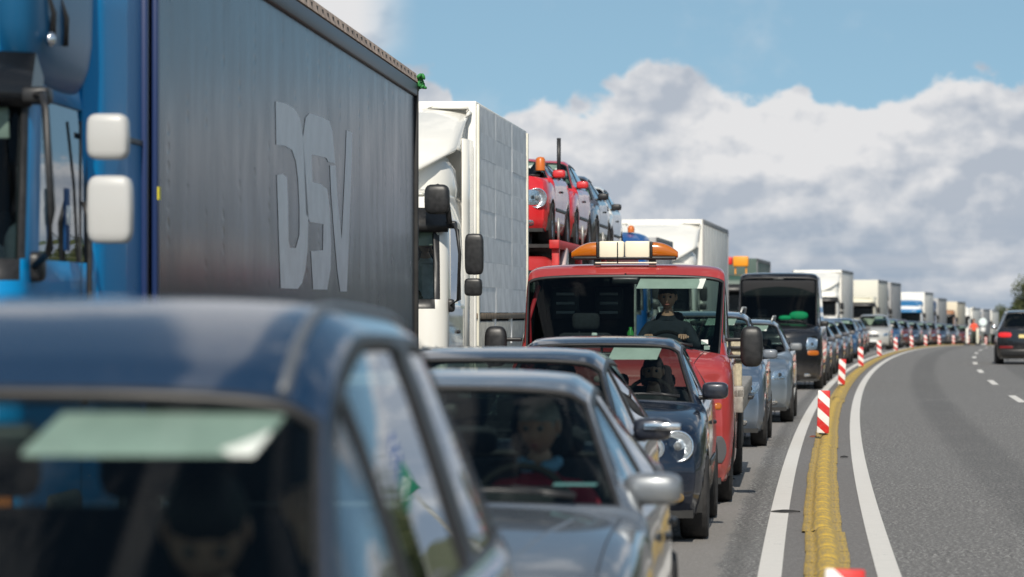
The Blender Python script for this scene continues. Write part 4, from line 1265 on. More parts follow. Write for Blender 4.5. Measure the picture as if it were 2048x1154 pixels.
def lorry_matrix(t):
    return Matrix.Translation(t.location) @ Matrix.Rotation(t.rotation_euler.z, 4, 'Z')
def seat_in(t, local, *a, **k):
    p = lorry_matrix(t) @ Vector(local)
    return person(a[0], p, t.rotation_euler.z, *a[1:], **k)

# ---- 2: white lorry with the panelled box
M_OFFW = paint('lorry_white', (.78, .76, .70), 0, .35, .12)
def lorry_two():
    t = thing('box_lorry', 'white lorry with tall roof deflector, black mirrors and a panelled box', 'lorry', (-1.91, 34.0, 0), -math.atan(.0997), 'lorries queueing in the left lane')
    p = dict(hw=1.21, dep=2.15, zb=1.80, zt=2.58, zr=3.0)
    B = cab_shell(t, p, M_OFFW)
    visor_slab(t, p, M_BLACK); lorry_front(B, .8); lorry_cabin(B, p)
    # tall white fairing with a swept dark underside at its outer edge
    swept_fairing(t, M_OFFW, 3.02, 3.97)
    for s in (1, -1):
        mb = MB(); P = [[(s * 1.20, 1.75, z), (s * 1.24, 2.0, z), (s * 1.25, 2.3, z)] for z in (.9, 2.0, 2.9, 3.6)]
        o = mb.grid(P, 0, (s, 0, 0)).build('side_collar', M_OFFW, t); md = o.modifiers.new('t', 'SOLIDIFY'); md.thickness = .02
        MB().box((s * 1.2, .9, .58), (.1, .7, .55), .06).build('step_box', M_GREY, t)
        MB().box((s * 1.222, 1.12, 1.45), (.03, .16, .04), .012).build('door_handle', M_BLACK, t)
    lorry_mirrors(t, 1.22, 2.28, 1.93, M_BLACK, y=.12, big=(.20, .44), small=(.19, .19), out=.285)
    m2 = MB().ellipsoid((1.12, .02, 2.86), (.27, .16, .32), .5, 10).tube([(1.05, .2, 2.9), (1.12, .05, 3.0), (1.22, .05, 2.85), (1.25, .06, 2.6)], .03, 8); m2.build('kerb_mirror', M_BLACK, t)
    a = MB(); 
    for x in (-.9, -.45, 0, .45, .9): a.box((x, .22, 2.92), (.12, .08, .045), .015)
    a.build('roof_marker_lamp', simple('marker_clear', (.5, .5, .45), .2), t)
    MB().box((.72, .06, 1.86), (.20, .01, .07)).build('green_card', simple('green_card', (.0, .30, .15), .5), t)
    MB().box((.58, .058, 1.86), (.08, .01, .08)).build('white_card', M_PLATE, t)
    MB().box((0, 5.4, .95), (.9, 6.2, .25)).build('chassis', M_CHASSIS, t)
    lorry_wheels(t, (1.3, 6.4, 7.5))
    y0, y1, hw = 2.4, 8.42, 1.275
    cream = simple('cream_frame', (.74, .71, .60), .5, var=.12, vscale=2)
    alu = simple('aluminium_board', (.78, .79, .79), .6, 0, var=.12, vscale=3)
    alu2 = simple('aluminium_board_worn', (.84, .84, .83), .6, 0, var=.14, vscale=3)
    MB().box((0, (y0 + y1) / 2, 2.85), (2 * hw - .08, y1 - y0 - .04, 2.36)).build('box_core', simple('box_core', (.58, .58, .56), .6), t)
    MB().box((0, y0 + .01, 2.65), (2 * hw, .07, 2.80), .02).build('front_wall', M_WHITE, t)
    MB().box((0, (y0 + y1) / 2, 4.035), (2 * hw, y1 - y0, .05), .015).build('roof', M_WHITE, t)
    bd = None
    for s in (1, -1):
        for i in range(4):
            y = y0 + .08 + (y1 - y0 - .16) * i / 3
            MB().box((s * (hw + (.004 if i in (0, 3) else -.014)), y, 2.65), (.05, .10 if i in (0, 3) else .05, 2.75), .01).build('frame_post', cream if i in (0, 3) else alu, t)
        for i in range(3):
            for k in range(8):
                ya, yb = y0 + .08 + (y1 - y0 - .16) * i / 3, y0 + .08 + (y1 - y0 - .16) * (i + 1) / 3
                z = 1.66 + .295 * k
                o = MB().box((0, 0, 0), (.03, yb - ya - .062, .2935), 0).build('board', alu if (i * 5 + k * 3) % 4 else alu2, t) if bd is None or R.random() < .3 else None
                if o is None:
                    o = bd.copy(); COL.objects.link(o); o.parent = t
                bd = bd or o
                o.location = (s * (hw - .006 + R.uniform(-.002, .003)), (ya + yb) / 2, z + .148); o.rotation_euler = (0, R.uniform(-.005, .005), 0)
        MB().box((s * (hw - .01), (y0 + y1) / 2, 1.62), (.05, y1 - y0, .07), .012).build('floor_rail', simple('rail_rusty', (.20, .15, .10), .7, var=.4), t)
        MB().box((s * (hw - .03), (y0 + y1) / 2, 1.2), (.04, y1 - y0 - .1, .72), .012).build('lower_panel', simple('lower_panel', (.48, .46, .40), .6, var=.2), t)
    return t
T2 = lorry_two()

# ---- generic further lorries
def lorry(label, d, lat, cabcol, boxcol, Ht, cab_zt, blen, hwb=1.265, defl=True, roofcol=None, deck=False, beacon=False, box_side=None):
    pos = on_road(d, lat); t = thing('box_lorry', label, 'lorry', pos, head(d + 4), 'lorries queueing in the left lane')
    p = dict(hw=1.21, dep=2.1, zb=1.72, zt=2.42, zr=min(cab_zt, 2.95)); sc = 1
    B = cab_shell(t, p, cabcol)
    visor_slab(t, p, M_BLACK if not roofcol else roofcol); lorry_front(B, .78, bars=3, plate=True); lorry_cabin(B, p, visor=False)
    if defl == 'swept': swept_fairing(t, cabcol, p['zr'] - .02, Ht - .12)
    elif defl: deflector(t, p, roofcol or cabcol, cab_zt, 2.0, 1.18, w0=.75)
    lorry_mirrors(t, 1.2, 2.15, 1.82, M_BLACK, y=.1, big=(.19, .38), small=(.18, .17))
    MB().box((0, 2 + blen / 2, .95), (.9, blen, .25)).build('chassis', M_CHASSIS, t)
    lorry_wheels(t, (1.3, blen - .2, blen + .9))
    y0 = 2.35
    if not deck:
        MB().box((0, y0 + blen / 2, (Ht + 1.1) / 2), (2 * hwb, blen, Ht - 1.1), .03).build('box_body', boxcol, t)
        fr = MB()
        for s in (1, -1):
            fr.box((s * hwb, y0 + blen / 2, Ht - .06), (.04, blen, .13), .008).box((s * hwb, y0 + .05, Ht / 2 + .55), (.04, .10, Ht - 1.1), .008).box((s * hwb, y0 + blen - .04, Ht / 2 + .55), (.04, .08, Ht - 1.1), .008)
            fr.box((s * hwb, y0 + blen / 2, 1.12), (.04, blen, .12), .008)
        fr.build('box_frame', box_side or M_GREY, t)
        n = max(2, int(blen / 1.2)); pr = None
        for s in (1, -1):
            for k in range(1, n):
                if pr is None: o = pr = MB().box((0, 0, 0), (.014, .03, Ht - 1.3)).build('side_seam', box_side or M_GREY, t)
                else: o = pr.copy(); COL.objects.link(o)
                o.location = (s * hwb, y0 + blen * k / n, Ht / 2 + .5)
    return t
# ------------------------------------------------------------------ the queue of cars
GC = 'cars queueing in the right-hand lane'
def place(origin_x, d, slope): return (origin_x, d, 0), -math.atan(slope)
# near blue people carrier, very close and soft
P_NAVY = paint('paint_steel_blue', (.006, .030, .075), .3, .26, .05)
def near_car():
    loc, rz = place(-1.10, 4.15, .08)
    t = thing('parked_people_carrier', 'blue people carrier filling the bottom left corner, nearest to the camera', 'car', loc, rz, GC)
    t.name = 'people_carrier'
    B = car_body('mpv', P_NAVY, t, per=8, pv=6, pillars=(6.1, 7.55), w=.84, H=1.685, rw=.61, hdrop=.165, hdrop2=.095)
    cabin(B, visor=[(.12, .56)], rear=True, wheel_z=.88, vdrop=.36, vz=.13, seat_z=.64); wipers(B); front_kit(B); wheels4(B)
    headlamps(B, [(.50, .60), (.76, .62), (.76, .80), (.52, .76)])
    side_kit(B, (.95, 1.98, 3.05), (1.85, 2.9), strip=False)
    for s in (1, -1):
        mirror(t, .80, 1.25, 1.04, s, P_NAVY)
        # roof moulding
        pts = []
        for k in range(13):
            y = 1.70 + 2.0 * k / 12
            r = B.bvh.ray_cast(Vector((s * .55, y, 3)), Vector((0, 0, -1)))
            if r[0]: pts.append(r[0] + Vector((0, 0, .004)))
        MB().tube(pts, .012, 6).build('roof_moulding', simple('moulding', (.10, .11, .125), .35), t)
    MB().ellipsoid((-.22, 1.78, 1.655), (.10, .05, .035), .8, 6).build('aerial_foot', simple('aerial_orange', (.30, .18, .12), .5), t)
    person('driver of the nearest blue car, dark hair, head down with one hand raised', Matrix.Translation(loc) @ Matrix.Rotation(rz, 4, 'Z') @ Vector((.33, 2.22, .53)), rz, (.012, .012, .016), (.02, .02, .03), M_HAIRD,
           pose='phone', tilt=.65, turn=.15, long_hair=True)
    return B
near_car()
P_SILV = paint('paint_silver', (.27, .295, .32), .75, .26, .12)
def silver_saloon():
    loc, rz = place(-.505, 10.25, .088)
    t = thing('saloon_car', 'silver saloon with an older grey haired driver, second in the queue', 'car', loc, rz, GC)
    B = car_body('sedan', P_SILV, t, per=7, pv=6, pillars=(6.3,), win_end=8.6)
    cabin(B, rear=True, wheel_z=.90); wipers(B); front_kit(B); wheels4(B)
    headlamps(B, [(.48, .52), (.80, .54), (.82, .68), (.52, .65)])
    side_kit(B, (1.25, 2.5, 3.4), (2.35, 3.3))
    for s in (1, -1):
        mirror(t, .80, 1.72, 1.0, s, P_SILV, (.215, .16, .12), .02)
        # bonnet creases: fine raised lines
        pts = []
        for k in range(12):
            y = .12 + 1.05 * k / 11; x = s * (.42 + .22 * k / 11)
            r = B.bvh.ray_cast(Vector((x, y, 3)), Vector((0, 0, -1)))
            if r[0]: pts.append(r[0] + Vector((0, 0, -.002)))
        MB().tube(pts, .006, 6).build('bonnet_crease', P_SILV, t)
        pts = []
        for k in range(14):
            y = .10 + 1.22 * k / 13; x = s * (.74 + .04 * k / 13)
            r = B.bvh.ray_cast(Vector((x, y, 3)), Vector((0, 0, -1)))
            if r[0]: pts.append(r[0] + Vector((0, 0, .0)))
        MB().tube(pts, .004, 6).build('bonnet_gap', M_BLACK, t)
    MB().box((.60, 1.62, 1.02), (.16, .12, .004)).build('windscreen_note', simple('pale_blue_paper', (.35, .6, .65), .7), t)
    person('grey haired man in a dark red jacket and blue collar driving the silver saloon', Matrix.Translation(loc) @ Matrix.Rotation(rz, 4, 'Z') @ Vector((.38, 2.72, .50)), rz, (.40, .02, .04), (.03, .04, .08), M_HAIRG,
           pose='wheel', tilt=.30, turn=-.2, collar=(.25, .5, .75))
silver_saloon()
P_DBLU = paint('paint_dark_blue', (.004, .011, .028), .3, .25, .06)
def dark_hatch():
    loc, rz = place(-.27, 15.3, .09)
    t = thing('hatchback_car', 'dark blue hatchback mostly hidden behind the silver saloon', 'car', loc, rz, GC)
    B = car_body('hatch', P_DBLU, t, per=6, pv=5, pillars=(6.6,), L=4.05, H=1.47)
    cabin(B); front_kit(B); wheels4(B); wipers(B)
    headlamps(B, [(.46, .56), (.74, .58), (.74, .72), (.5, .70)])
    side_kit(B, (1.2, 2.3), (2.1,))
    for s in (1, -1): mirror(t, .80, 1.42, 1.05, s, P_DBLU, (.20, .14, .12))
    MB().box((.93, 1.34, 1.065), (.19, .012, .035), .005).build('mirror_trim', M_CHROME, t)
dark_hatch()
def polo():
    loc, rz = place(.535, 22.8, .09)
    t = thing('small_hatchback', 'small dark blue hatchback with twin round headlights and red lorry behind', 'car', loc, rz, GC)
    B = car_body('hatch', P_DBLU, t, per=7, pv=6, pillars=(6.4,))
    cabin(B, visor=[(.06, .46)]); wheels4(B); wipers(B)
    proj(B, 'grille', quad(-.34, .60, .34, .70), M_BLACK, off=.008, rnd=.3)
    proj(B, 'grille_bar', quad(-.33, .645, .33, .655), M_CHROME, off=.016, rnd=.1)
    proj(B, 'air_intake', quad(-.62, .26, .62, .44), M_BLACK, off=.008, rnd=.3)
    proj(B, 'number_plate', quad(-.26, .47, .26, .58), M_PLATE, off=.018, rnd=.08, edge=1)
    for s in (1, -1):
        round_lamp(B, s * .635, .695, .104); round_lamp(B, s * .465, .685, .072)
        proj(B, 'fog_light', [(s * a, z) for a, z in quad(.48, .29, .68, .37)], simple('amber_smoke', (.32, .20, .06), .3), off=.012, rnd=.6)
        mirror(t, .80, 1.38, 1.07, s, P_DBLU, (.20, .14, .13))
    side_kit(B, (1.25, 2.35), (2.15,), strip=True)
    MB().ellipsoid((0, .0, .70), (.09, .02, .09), 1, 8).build('round_badge', M_CHROME, t)
    MB().ellipsoid((-.02, 1.55, 1.24), (.05, .03, .08), .8, 6).ellipsoid((-.02, 1.55, 1.15), (.07, .03, .05), .8, 6).build('dangling_toy', simple('pink_toy', (.55, .35, .35), .8), t)
    person('driver of the small dark hatchback, face hidden, hand on the wheel', Matrix.Translation(loc) @ Matrix.Rotation(rz, 4, 'Z') @ Vector((.37, 2.25, .50)), rz, (.02, .02, .022), (.02, .02, .03), M_HAIRD, pose='low', tilt=.15)
polo()

# red breakdown lorry
P_RED = paint('paint_faded_red', (.33, .030, .028), 0, .5, .16)
def tow_truck():
    loc, rz = place(.905, 27.4, .09)
    t = thing('breakdown_lorry', 'red breakdown lorry with amber and white light bar on its cab', 'lorry', loc, rz)
    B = car_body('tow', P_RED, t, per=7, pv=6, pillars=(8.2,), win_end=8.1, rear_glass=True)
    cabin(B, visor=[(.10, .72)], rear=False); wipers(B)
    r = t
    w = B.p['w']
    proj(B, 'grille', quad(-.55, .72, .55, .98), M_BLACK, off=.01, rnd=.2)
    proj(B, 'bumper', quad(-w * .93, .36, w * .93, .60), simple('bumper_grey', (.09, .09, .095), .5), off=.04, rnd=.15, n=12)
    headlamps(B, [(.58, .72), (.82, .72), (.82, .93), (.58, .93)])
    proj(B, 'number_plate', quad(-.26, .42, .26, .53), M_PLATE, off=.055, rnd=.08, edge=1)
    for s in (1, -1):
        proj(B, 'indicator', [(s * a, z) for a, z in quad(.82, .82, .88, .88)], M_AMBER, off=.012)
        e = bpy.data.objects.new('wing_mirror', None); COL.objects.link(e); e.parent = t
        MB().ellipsoid((s * 1.13, .86, 1.36), (.20, .16, .36), .55, 12).build('mirror_housing', M_BLACK, e)
        MB().box((s * 1.02, .90, 1.42), (.24, .05, .035), .01).box((s * 1.02, .90, 1.27), (.24, .05, .035), .01).build('mirror_arm', M_BLACK, e)
        proj(B, 'door_gap', quad(.92, .4, .928, 1.25), M_BLACK, 'x', s, off=.002, rnd=0, n=6, edge=1)
    for s in (1, -1):   # bonnet shut line
        pts = []
        for k in range(8):
            rr = B.bvh.ray_cast(Vector((s * (.60 + .12 * k / 7), .10 + .50 * k / 7, 3)), Vector((0, 0, -1)))
            if rr[0]: pts.append(rr[0])
        MB().tube(pts, .004, 5).build('bonnet_gap', M_BLACK, t)
    MB().box((-.43, 2.12, 1.66), (.92, .02, .74), .01).box((0, 2.10, 1.16), (1.75, .03, .36), .01).build('cab_back_panel', M_TRIM, t)
    # louvred headboards behind the seats
    for x in (-.60, -.20):
        g = bpy.data.objects.new('louvre_guard', None); COL.objects.link(g); g.parent = t
        MB().box((x, 2.09, 1.74), (.27, .03, .30), .03).build('guard_plate', M_BLACK, g)
        for k in range(3): MB().box((x, 2.065, 1.66 + .085 * k), (.17, .02, .026), .005).build('slat', simple('slat_grey', (.45, .46, .5), .5), g)
    MB().tube([(-.86, 1.30, 1.35), (-.88, 1.40, 1.6), (-.80, 1.50, 1.9)], .02, 6).build('red_strap', simple('strap_red', (.6, .03, .05), .6), t)
    db = MB().box((-.45, .98, 1.36), (.62, .22, .10), .02); db.build('dash_papers', simple('grey_green_papers', (.22, .27, .24), .8), t)
    MB().lathe((.06, .95, 1.38), (0, 0, 1), [(.03, 0), (.032, .1), (.015, .13), (.015, .15), (0, .15)], 10).build('dash_bottle', simple('green_bottle', (.05, .3, .06), .3), t)
    MB().box((-.26, .95, 1.42), (.05, .05, .12), .01).build('dash_cup', M_PLATE, t)
    MB().box((.72, .78, 1.40), (.06, .01, .04)).box((.74, .77, 1.35), (.05, .01, .035)).build('screen_sticker', M_PLATE, t)
    MB().box((0, 2.28, 1.15), (1.92, .06, 1.9), .02).build('headboard', P_RED, t) if False else None
    # light bar
    lb = bpy.data.objects.new('light_bar', None); COL.objects.link(lb); lb.parent = t; lb.location = (-.02, 1.50, 0)
    z = 2.225
    MB().box((0, 0, z - .075), (.93, .17, .03), .01).box((-.25, 0, z - .11), (.06, .12, .06)).box((.25, 0, z - .11), (.06, .12, .06)).box((-.24, 0, z), (.03, .19, .145), .01).box((.24, 0, z), (.03, .19, .145), .01).build('bar_base', M_BLACK, lb)
    MB().box((-.117, 0, z), (.225, .17, .155), .015).build('cream_panel', simple('cream_panel', (.80, .74, .58), .4), lb)
    MB().box((.117, 0, z), (.225, .17, .155), .015).build('cream_panel', simple('cream_panel', (.80, .74, .58), .4), lb)
    for s in (1, -1):
        P = []
        for i in range(9):
            k = i / 8; x = .255 + .225 * k; hh = .145 * (1 - .62 * k ** 2.2); dd = .19 * (1 - .35 * k ** 2)
            P.append([(s * x, math.cos(a) * dd / 2, z - .0725 + hh * (.5 + .5 * math.copysign(abs(math.sin(a)) ** .5, math.sin(a)))) for a in [2 * math.pi * q / 20 for q in range(21)]])
        mb = MB().grid(P, 0); mb.add(P[-1][:20], [tuple(range(20))]); mb.build('amber_dome', simple('amber_dome', (.46, .125, .006), .2, coat=.8), lb)
    MB().tube([(0, -.02, 2.08), (0, -.03, 2.26)], .006, 6).build('aerial', M_BLACK, t)
    MB().box((0, .02 + 1.30, 2.105), (.55, .05, .012), .004).build('roof_strip', simple('cream_panel', (.8, .74, .58), .4), t)
    # chassis and flat bed
    MB().box((0, 4.6, .62), (.85, 5.6, .22)).build('chassis', M_CHASSIS, t)
    bed = simple('bed_steel', (.30, .28, .25), .6, .3, var=.3)
    MB().box((0, 4.75, .92), (2.08, 4.9, .12), .02).box((1.0, 4.75, .84), (.06, 4.9, .22), .01).box((-1.0, 4.75, .84), (.06, 4.9, .22), .01).build('flat_bed', bed, t)
    for s in (1, -1):
        MB().box((s * .965, 2.48, 1.10), (.105, .10, .62), .015).build('bed_stake', simple('stake_cream', (.42, .37, .26), .7, var=.3, vscale=14), t)
        MB().box((s * .965, 2.47, 1.33), (.135, .13, .035), .008).box((s * .965, 2.47, 1.22), (.135, .13, .035), .008).build('stake_strap', M_BLACK, t)
        MB().box((s * .98, 3.4, .55), (.05, 1.1, .35), .02).build('side_locker', M_CHASSIS, t)
        MB().box((s * .93, 5.6, .80), (.3, 1.0, .04), .01).build('mudguard', M_BLACK, t)
        for y in (.82, 5.5): wheel(t, s * (.97 - .12), y, .35, .22, s, True)
    person('driver of the red breakdown lorry in dark jacket and pale blue shirt', Matrix.Translation(loc) @ Matrix.Rotation(rz, 4, 'Z') @ Vector((.37, 1.42, 1.10)), rz, (.02, .025, .035), (.02, .02, .03), M_HAIRD, pose='wheel', tilt=.2)
tow_truck()

P_SKYB = paint('paint_silver_blue', (.16, .22, .30), .7, .28, .25)
P_SKYC = paint('paint_pale_silver_blue', (.22, .27, .32), .7, .28, .25)
def std_car(name, kind, mat, label, loc, rz, cat='car', group=GC, per=4, pv=3, lamp=None, rails=False, full=True, parts=True, mirr=None, **over):
    t = thing(name, label, cat, loc, rz, group)
    B = car_body(kind, mat, t, per=per, pv=pv, pillars=(6.5,), **over)
    p = B.p; w = p['w']; h = p['hz0']
    if full: cabin(B, visor=[(.08, .48)] if p['H'] < 2 else None)
    wheels4(B)
    if parts:
        front_kit(B, fog=full); headlamps(B, lamp or [(.52 * w / .84, h - .20), (w * .90, h - .18), (w * .91, h - .02), (.56 * w / .84, h - .06)])
        side_kit(B, (p['yc'] + .15, p['ym'] + .05), (p['ym'] - .12,), strip=full)
        wipers(B)
        for s in (1, -1): mirror(t, w - .04, p['yc'] + .36, p['belt'] + .09, s, mirr or mat)
    if rails:
        for s in (1, -1): MB().tube([(s * .52, p['yh'] + .3, p['H'] - .02), (s * .54, p['yh'] + .4, p['H'] + .045), (s * .54, p['yr'] - .3, p['H'] + .045), (s * .52, p['yr'] - .2, p['H'] - .04)], .016, 6).build('roof_rail', M_STEEL, t)
    return B
std_car('estate_car', 'mpv', P_SKYB, 'silver blue high roofed car directly behind the red breakdown lorry', (2.22, 39.2, 0), head(41), per=5, pv=4, rails=True, H=1.68, w=.88)
std_car('estate_car', 'mpv', P_SKYC, 'pale silver blue car with roof rails and bright headlight before the black van', (3.33, 48.1, 0), head(50), per=5, pv=4, rails=True, H=1.56, zc=1.02, w=.88, L=4.5)
P_BLACK = paint('paint_black', (.008, .008, .010), .2, .25, .15)
def van():
    loc = (5.72, 69.2, 0)
    B = std_car('panel_van', 'van', P_BLACK, 'tall black van with bright green cloth on its dashboard', loc, head(71), cat='van', per=5, pv=4, group=None, mirr=M_BLACK,
                lamp=[(.62, .86), (.86, .86), (.88, 1.10), (.66, 1.14)], rear_glass=False, win_end=6.9)
    MB().box((0, 2.6, 1.5), (1.7, .06, 1.9)).build('bulkhead', M_TRIM, B.root); MB().box((0, 1.75, 2.20), (1.6, 1.2, .36), .05).build('overhead_shelf', M_TRIM, B.root)
    for s in (1, -1): proj(B, 'indicator', [(s * a, z) for a, z in quad(.66, .74, .90, .85)], M_AMBER, off=.02)
    MB().ellipsoid((.45, .95, 1.60), (.42, .18, .20), .8, 8).ellipsoid((.16, .95, 1.55), (.3, .18, .12), .8, 8).build('green_cloth', simple('green_cloth', (.0, .45, .18), .7), B.root)
van()

# models for the far part of the queue, copied down the road
far = []
def far_car(kind, mat, name, **k):
    return std_car(name, kind, mat, 'x', (0, 0, 0), 0, per=3, pv=3, full=True, **k).root
def put_car(src, first, d, lat, label, mat_swap=None, reverse=False):
    o = src if first else copy_tree(src)
    o['label'] = label; o['group'] = GC
    o.location = on_road(d, lat); o.rotation_euler = (math.atan(.0086 * max(0, min(d - 110, 132)) / 100) * 0, 0, head(d + 2))
    return o
sa = far_car('sedan', paint('paint_ink_blue', (.02, .035, .07), .4, .28, .2), 'saloon_car')
sb = far_car('hatch', paint('paint_mid_blue', (.03, .10, .22), .5, .28, .15), 'hatchback_car')
sc = far_car('mpv', paint('paint_warm_silver', (.52, .51, .48), .4, .35, .15), 'people_carrier')
sd = far_car('sedan', paint('paint_grey', (.10, .10, .11), .5, .3, .2), 'saloon_car')
se = far_car('hatch', paint('paint_maroon', (.12, .02, .02), .4, .3, .2), 'hatchback_car')
LAT = -1.98
put_car(sa, True, 77.5, -1.75, 'dark blue saloon right behind the black van')
put_car(sd, True, 86.0, -1.80, 'grey saloon second behind the black van')
put_car(sa, False, 95.0, -1.85, 'dark blue saloon third behind the black van')
put_car(sd, False, 104.0, -1.9, 'grey saloon right in front of the mid blue hatchback', )
put_car(sb, True, 115.8, -1.95, 'mid blue hatchback facing the camera left of the silver people carrier')
put_car(sa, False, 125.5, -2.2, 'dark saloon between the mid blue hatchback and the silver people carrier')
put_car(sd, False, 136.0, -2.5, 'grey saloon just in front of the silver people carrier, hidden by it in part')
put_car(sc, True, 151.0, -2.05, 'warm silver people carrier with pale bumper at the bend')
put_car(sb, False, 161.0, LAT, 'blue hatchback just right of the silver people carrier')
put_car(se, True, 171.0, LAT, 'maroon hatchback at the bend below the grey lorry')
put_car(sa, False, 181, LAT, 'dark saloon at the bend below the blue fronted lorry')
put_car(sd, False, 191, LAT, 'grey saloon at the bend right of the blue fronted lorry')
put_car(se, False, 201, LAT, 'maroon hatchback at the bend below the brown fronted lorry')
put_car(sa, False, 211, LAT, 'dark saloon on the crest left of the worker in orange')
put_car(sd, False, 222, LAT, 'grey saloon on the crest just behind the worker in orange')
put_car(se, False, 236, LAT, 'maroon hatchback farthest down the queue, beyond the worker')

# dark car driving away on the other carriageway
def suv():
    pos = on_road(104, 4.70)
    t = thing('suv_car', 'black four wheel drive car with red tail light leaving on the right edge', 'car', pos, head(104) + math.pi)
    # body faces +y here: its tail is towards the camera
    B = car_body('suv', P_BLACK, t, per=5, pv=4, pillars=(6.5, 8.1), win_end=8.7, pane_mat=glass('privacy_glass', (.06, .07, .08), .7))
    L, w = B.p['L'], B.p['w']
    cabin(B, rear=True)
    for o in t.children: pass
    for y in B.p['ax']:
        for s in (1, -1): wheel(t, s * (w - .12), y, B.p['wr'], .26, s)
    for s in (1, -1):
        proj(B, 'tail_light', [(s * a, z) for a, z in quad(w * .50, .88, w * .93, 1.04)], M_RED, 'y', 1, off=.012, rnd=.5)
        proj(B, 'rear_reflector', [(s * a, z) for a, z in quad(w * .45, .52, w * .9, .60)], simple('dull_red', (.18, .01, .012), .3), 'y', 1, off=.012, rnd=.3)
        mirror(t, w - .04, 1.72, 1.20, s, P_BLACK)
        MB().tube([(s * .62, 2.4, 1.75), (s * .63, 2.5, 1.80), (s * .63, 3.9, 1.80), (s * .61, 4.05, 1.74)], .016, 6).build('roof_rail', M_STEEL, t)
    proj(B, 'number_plate', quad(-.26, .86, .26, .97), simple('plate_yellow', (.75, .6, .25), .5), 'y', 1, off=.012, rnd=.05, edge=1)
    proj(B, 'rear_bumper', quad(-w * .85, .26, w * .85, .48), M_BLACK, 'y', 1, off=.02, rnd=.3)
    t.location = on_road(104, 4.70) + Matrix.Rotation(head(104), 3, 'Z') @ Vector((0, L, 0))
suv()
# ------------------------------------------------------------------ car carrier and far lorries
def carrier():
    d0 = 43.6
    t = thing('car_carrier', 'car transporter with red posts and an upper deck of stacked cars', 'car transporter', on_road(d0, -5.35), head(d0 + 5))
    p = dict(hw=1.2, dep=1.9, zb=1.55, zt=2.15, zr=2.45)
    B = cab_shell(t, p, simple('carrier_red', (.42, .03, .03), .4)); lorry_front(B, .75, bars=3)
    lorry_mirrors(t, 1.2, 1.95, 1.62, M_BLACK, y=.1, big=(.18, .34), small=(.16, .16)); lorry_cabin(B, p)
    red = simple('frame_red', (.50, .03, .03), .45, var=.2)
    for s in (1, -1):
        for z, h in ((2.62, .12), (1.05, .14)): MB().box((s * 1.16, 9.0, z), (.14, 16.5, h), .01).build('deck_rail', red, t)
        for i, y in enumerate((.9, 2.3, 4.6, 7.0, 9.4, 11.8, 14.2, 16.8)):
            MB().box((s * 1.17, y, 1.85), (.10, .14, 1.65), .01).build('post', red if i % 2 == 0 else M_STEEL, t)
        MB().tube([(s * 1.2, 1.1, 2.1), (s * 1.2, 1.9, 2.55)], .06, 8).build('lift_ram', simple('pale_pink_ram', (.65, .5, .47), .5), t)
        for i in range(5):
            MB().tube([(s * 1.18, 1.2 + i * 4, 2.68), (s * 1.18, 1.2 + i * 4, 3.0)], .02, 6).build('chain_post', M_STEEL, t)
    MB().box((0, 9, 2.60), (2.2, 16.3, .05)).box((0, 9, 1.02), (2.2, 16.3, .06)).build('deck', M_CHASSIS, t)
    MB().box((0, 9, .8), (.9, 16, .25)).build('chassis', M_CHASSIS, t)
    lorry_wheels(t, (1.3, 8.5, 12.5, 13.7))
    M = lorry_matrix(t)
    tr = paint('paint_bright_red', (.62, .015, .02), 0, .3, .05)
    G = 'cars loaded on the transporter'
    def load(kind, mat, label, y, x=.0, z=2.66, mirr=None, name='loaded_car', **k):
        pos = M @ Vector((x, y, z))
        return std_car(name, kind, mat, label, pos, t.rotation_euler.z, group=G, per=4, pv=4, mirr=mirr, **k)
    B1 = load('hatch', tr, 'red car with round headlight at the front of the transporter top deck', .9, .22, 2.62, L=3.7, H=1.20 + .12, zc=.98, hz0=.98, lamp=[(.50, .56), (.70, .56), (.70, .78), (.50, .78)])
    round_lamp(B1, .66, .66, .13)
    MB().lathe((.60, 1.35, 1.10), (0, 0, 1), [(.07, 0), (.07, .16), (.05, .19), (0, .2)], 12).build('orange_beacon', simple('beacon_orange', (.55, .14, .02), .3), B1.root)
    MB().tube([(.78, 2.3, 1.0), (.78, 2.3, 1.62)], .03, 8).build('black_pole', M_BLACK, B1.root)
    load('hatch', tr, 'red car with red wing mirror second on the transporter top deck', 4.9, .22, 2.62, mirr=tr)
    load('sedan', paint('paint_dark_silver', (.12, .13, .16), .6, .3, .1), 'dark silver car third on the transporter top deck', 8.9, .15, 2.62, mirr=M_BLACK)
    load('hatch', paint('paint_white', (.75, .75, .73), 0, .35, .08), 'white car with black mirror last on the transporter top deck', 13.4, .12, 2.55, mirr=M_BLACK)
    load('hatch', tr, 'red car on the transporter lower deck', 2.6, .1, 1.08)
carrier()

WB = simple('box_white', (.80, .78, .72), .5, var=.08, vscale=1.5); GB = simple('box_grey', (.40, .40, .40), .6, var=.15, vscale=1.5)
CAB = lambda n, c: paint('cab_' + n, c, 0, .35, .15)
def solve_d(px, lat):
    lo, hi = 40, 330
    for _ in range(40):
        m = (lo + hi) / 2
        v = on_road(m, lat); x = 1024 + 6400 * v.x / v.y
        if x < px: lo = m
        else: hi = m
    return lo
def far_lorry(label, px, py, boxlen, cab, box, defl=True, lat_edge=-4.33, cabh=None, roofcol=None, box_side=None, gap=2.35, beacon=None, dmin=0):
    d = solve_d(px, lat_edge)
    Ht = CAM_H + (627 - py) / 6400 * d - road_z(d)
    return lorry(label, d - gap, lat_edge - 1.27, cab, box, Ht, min(cabh or Ht - .12, Ht - .05), boxlen, defl=defl, roofcol=roofcol, box_side=box_side)
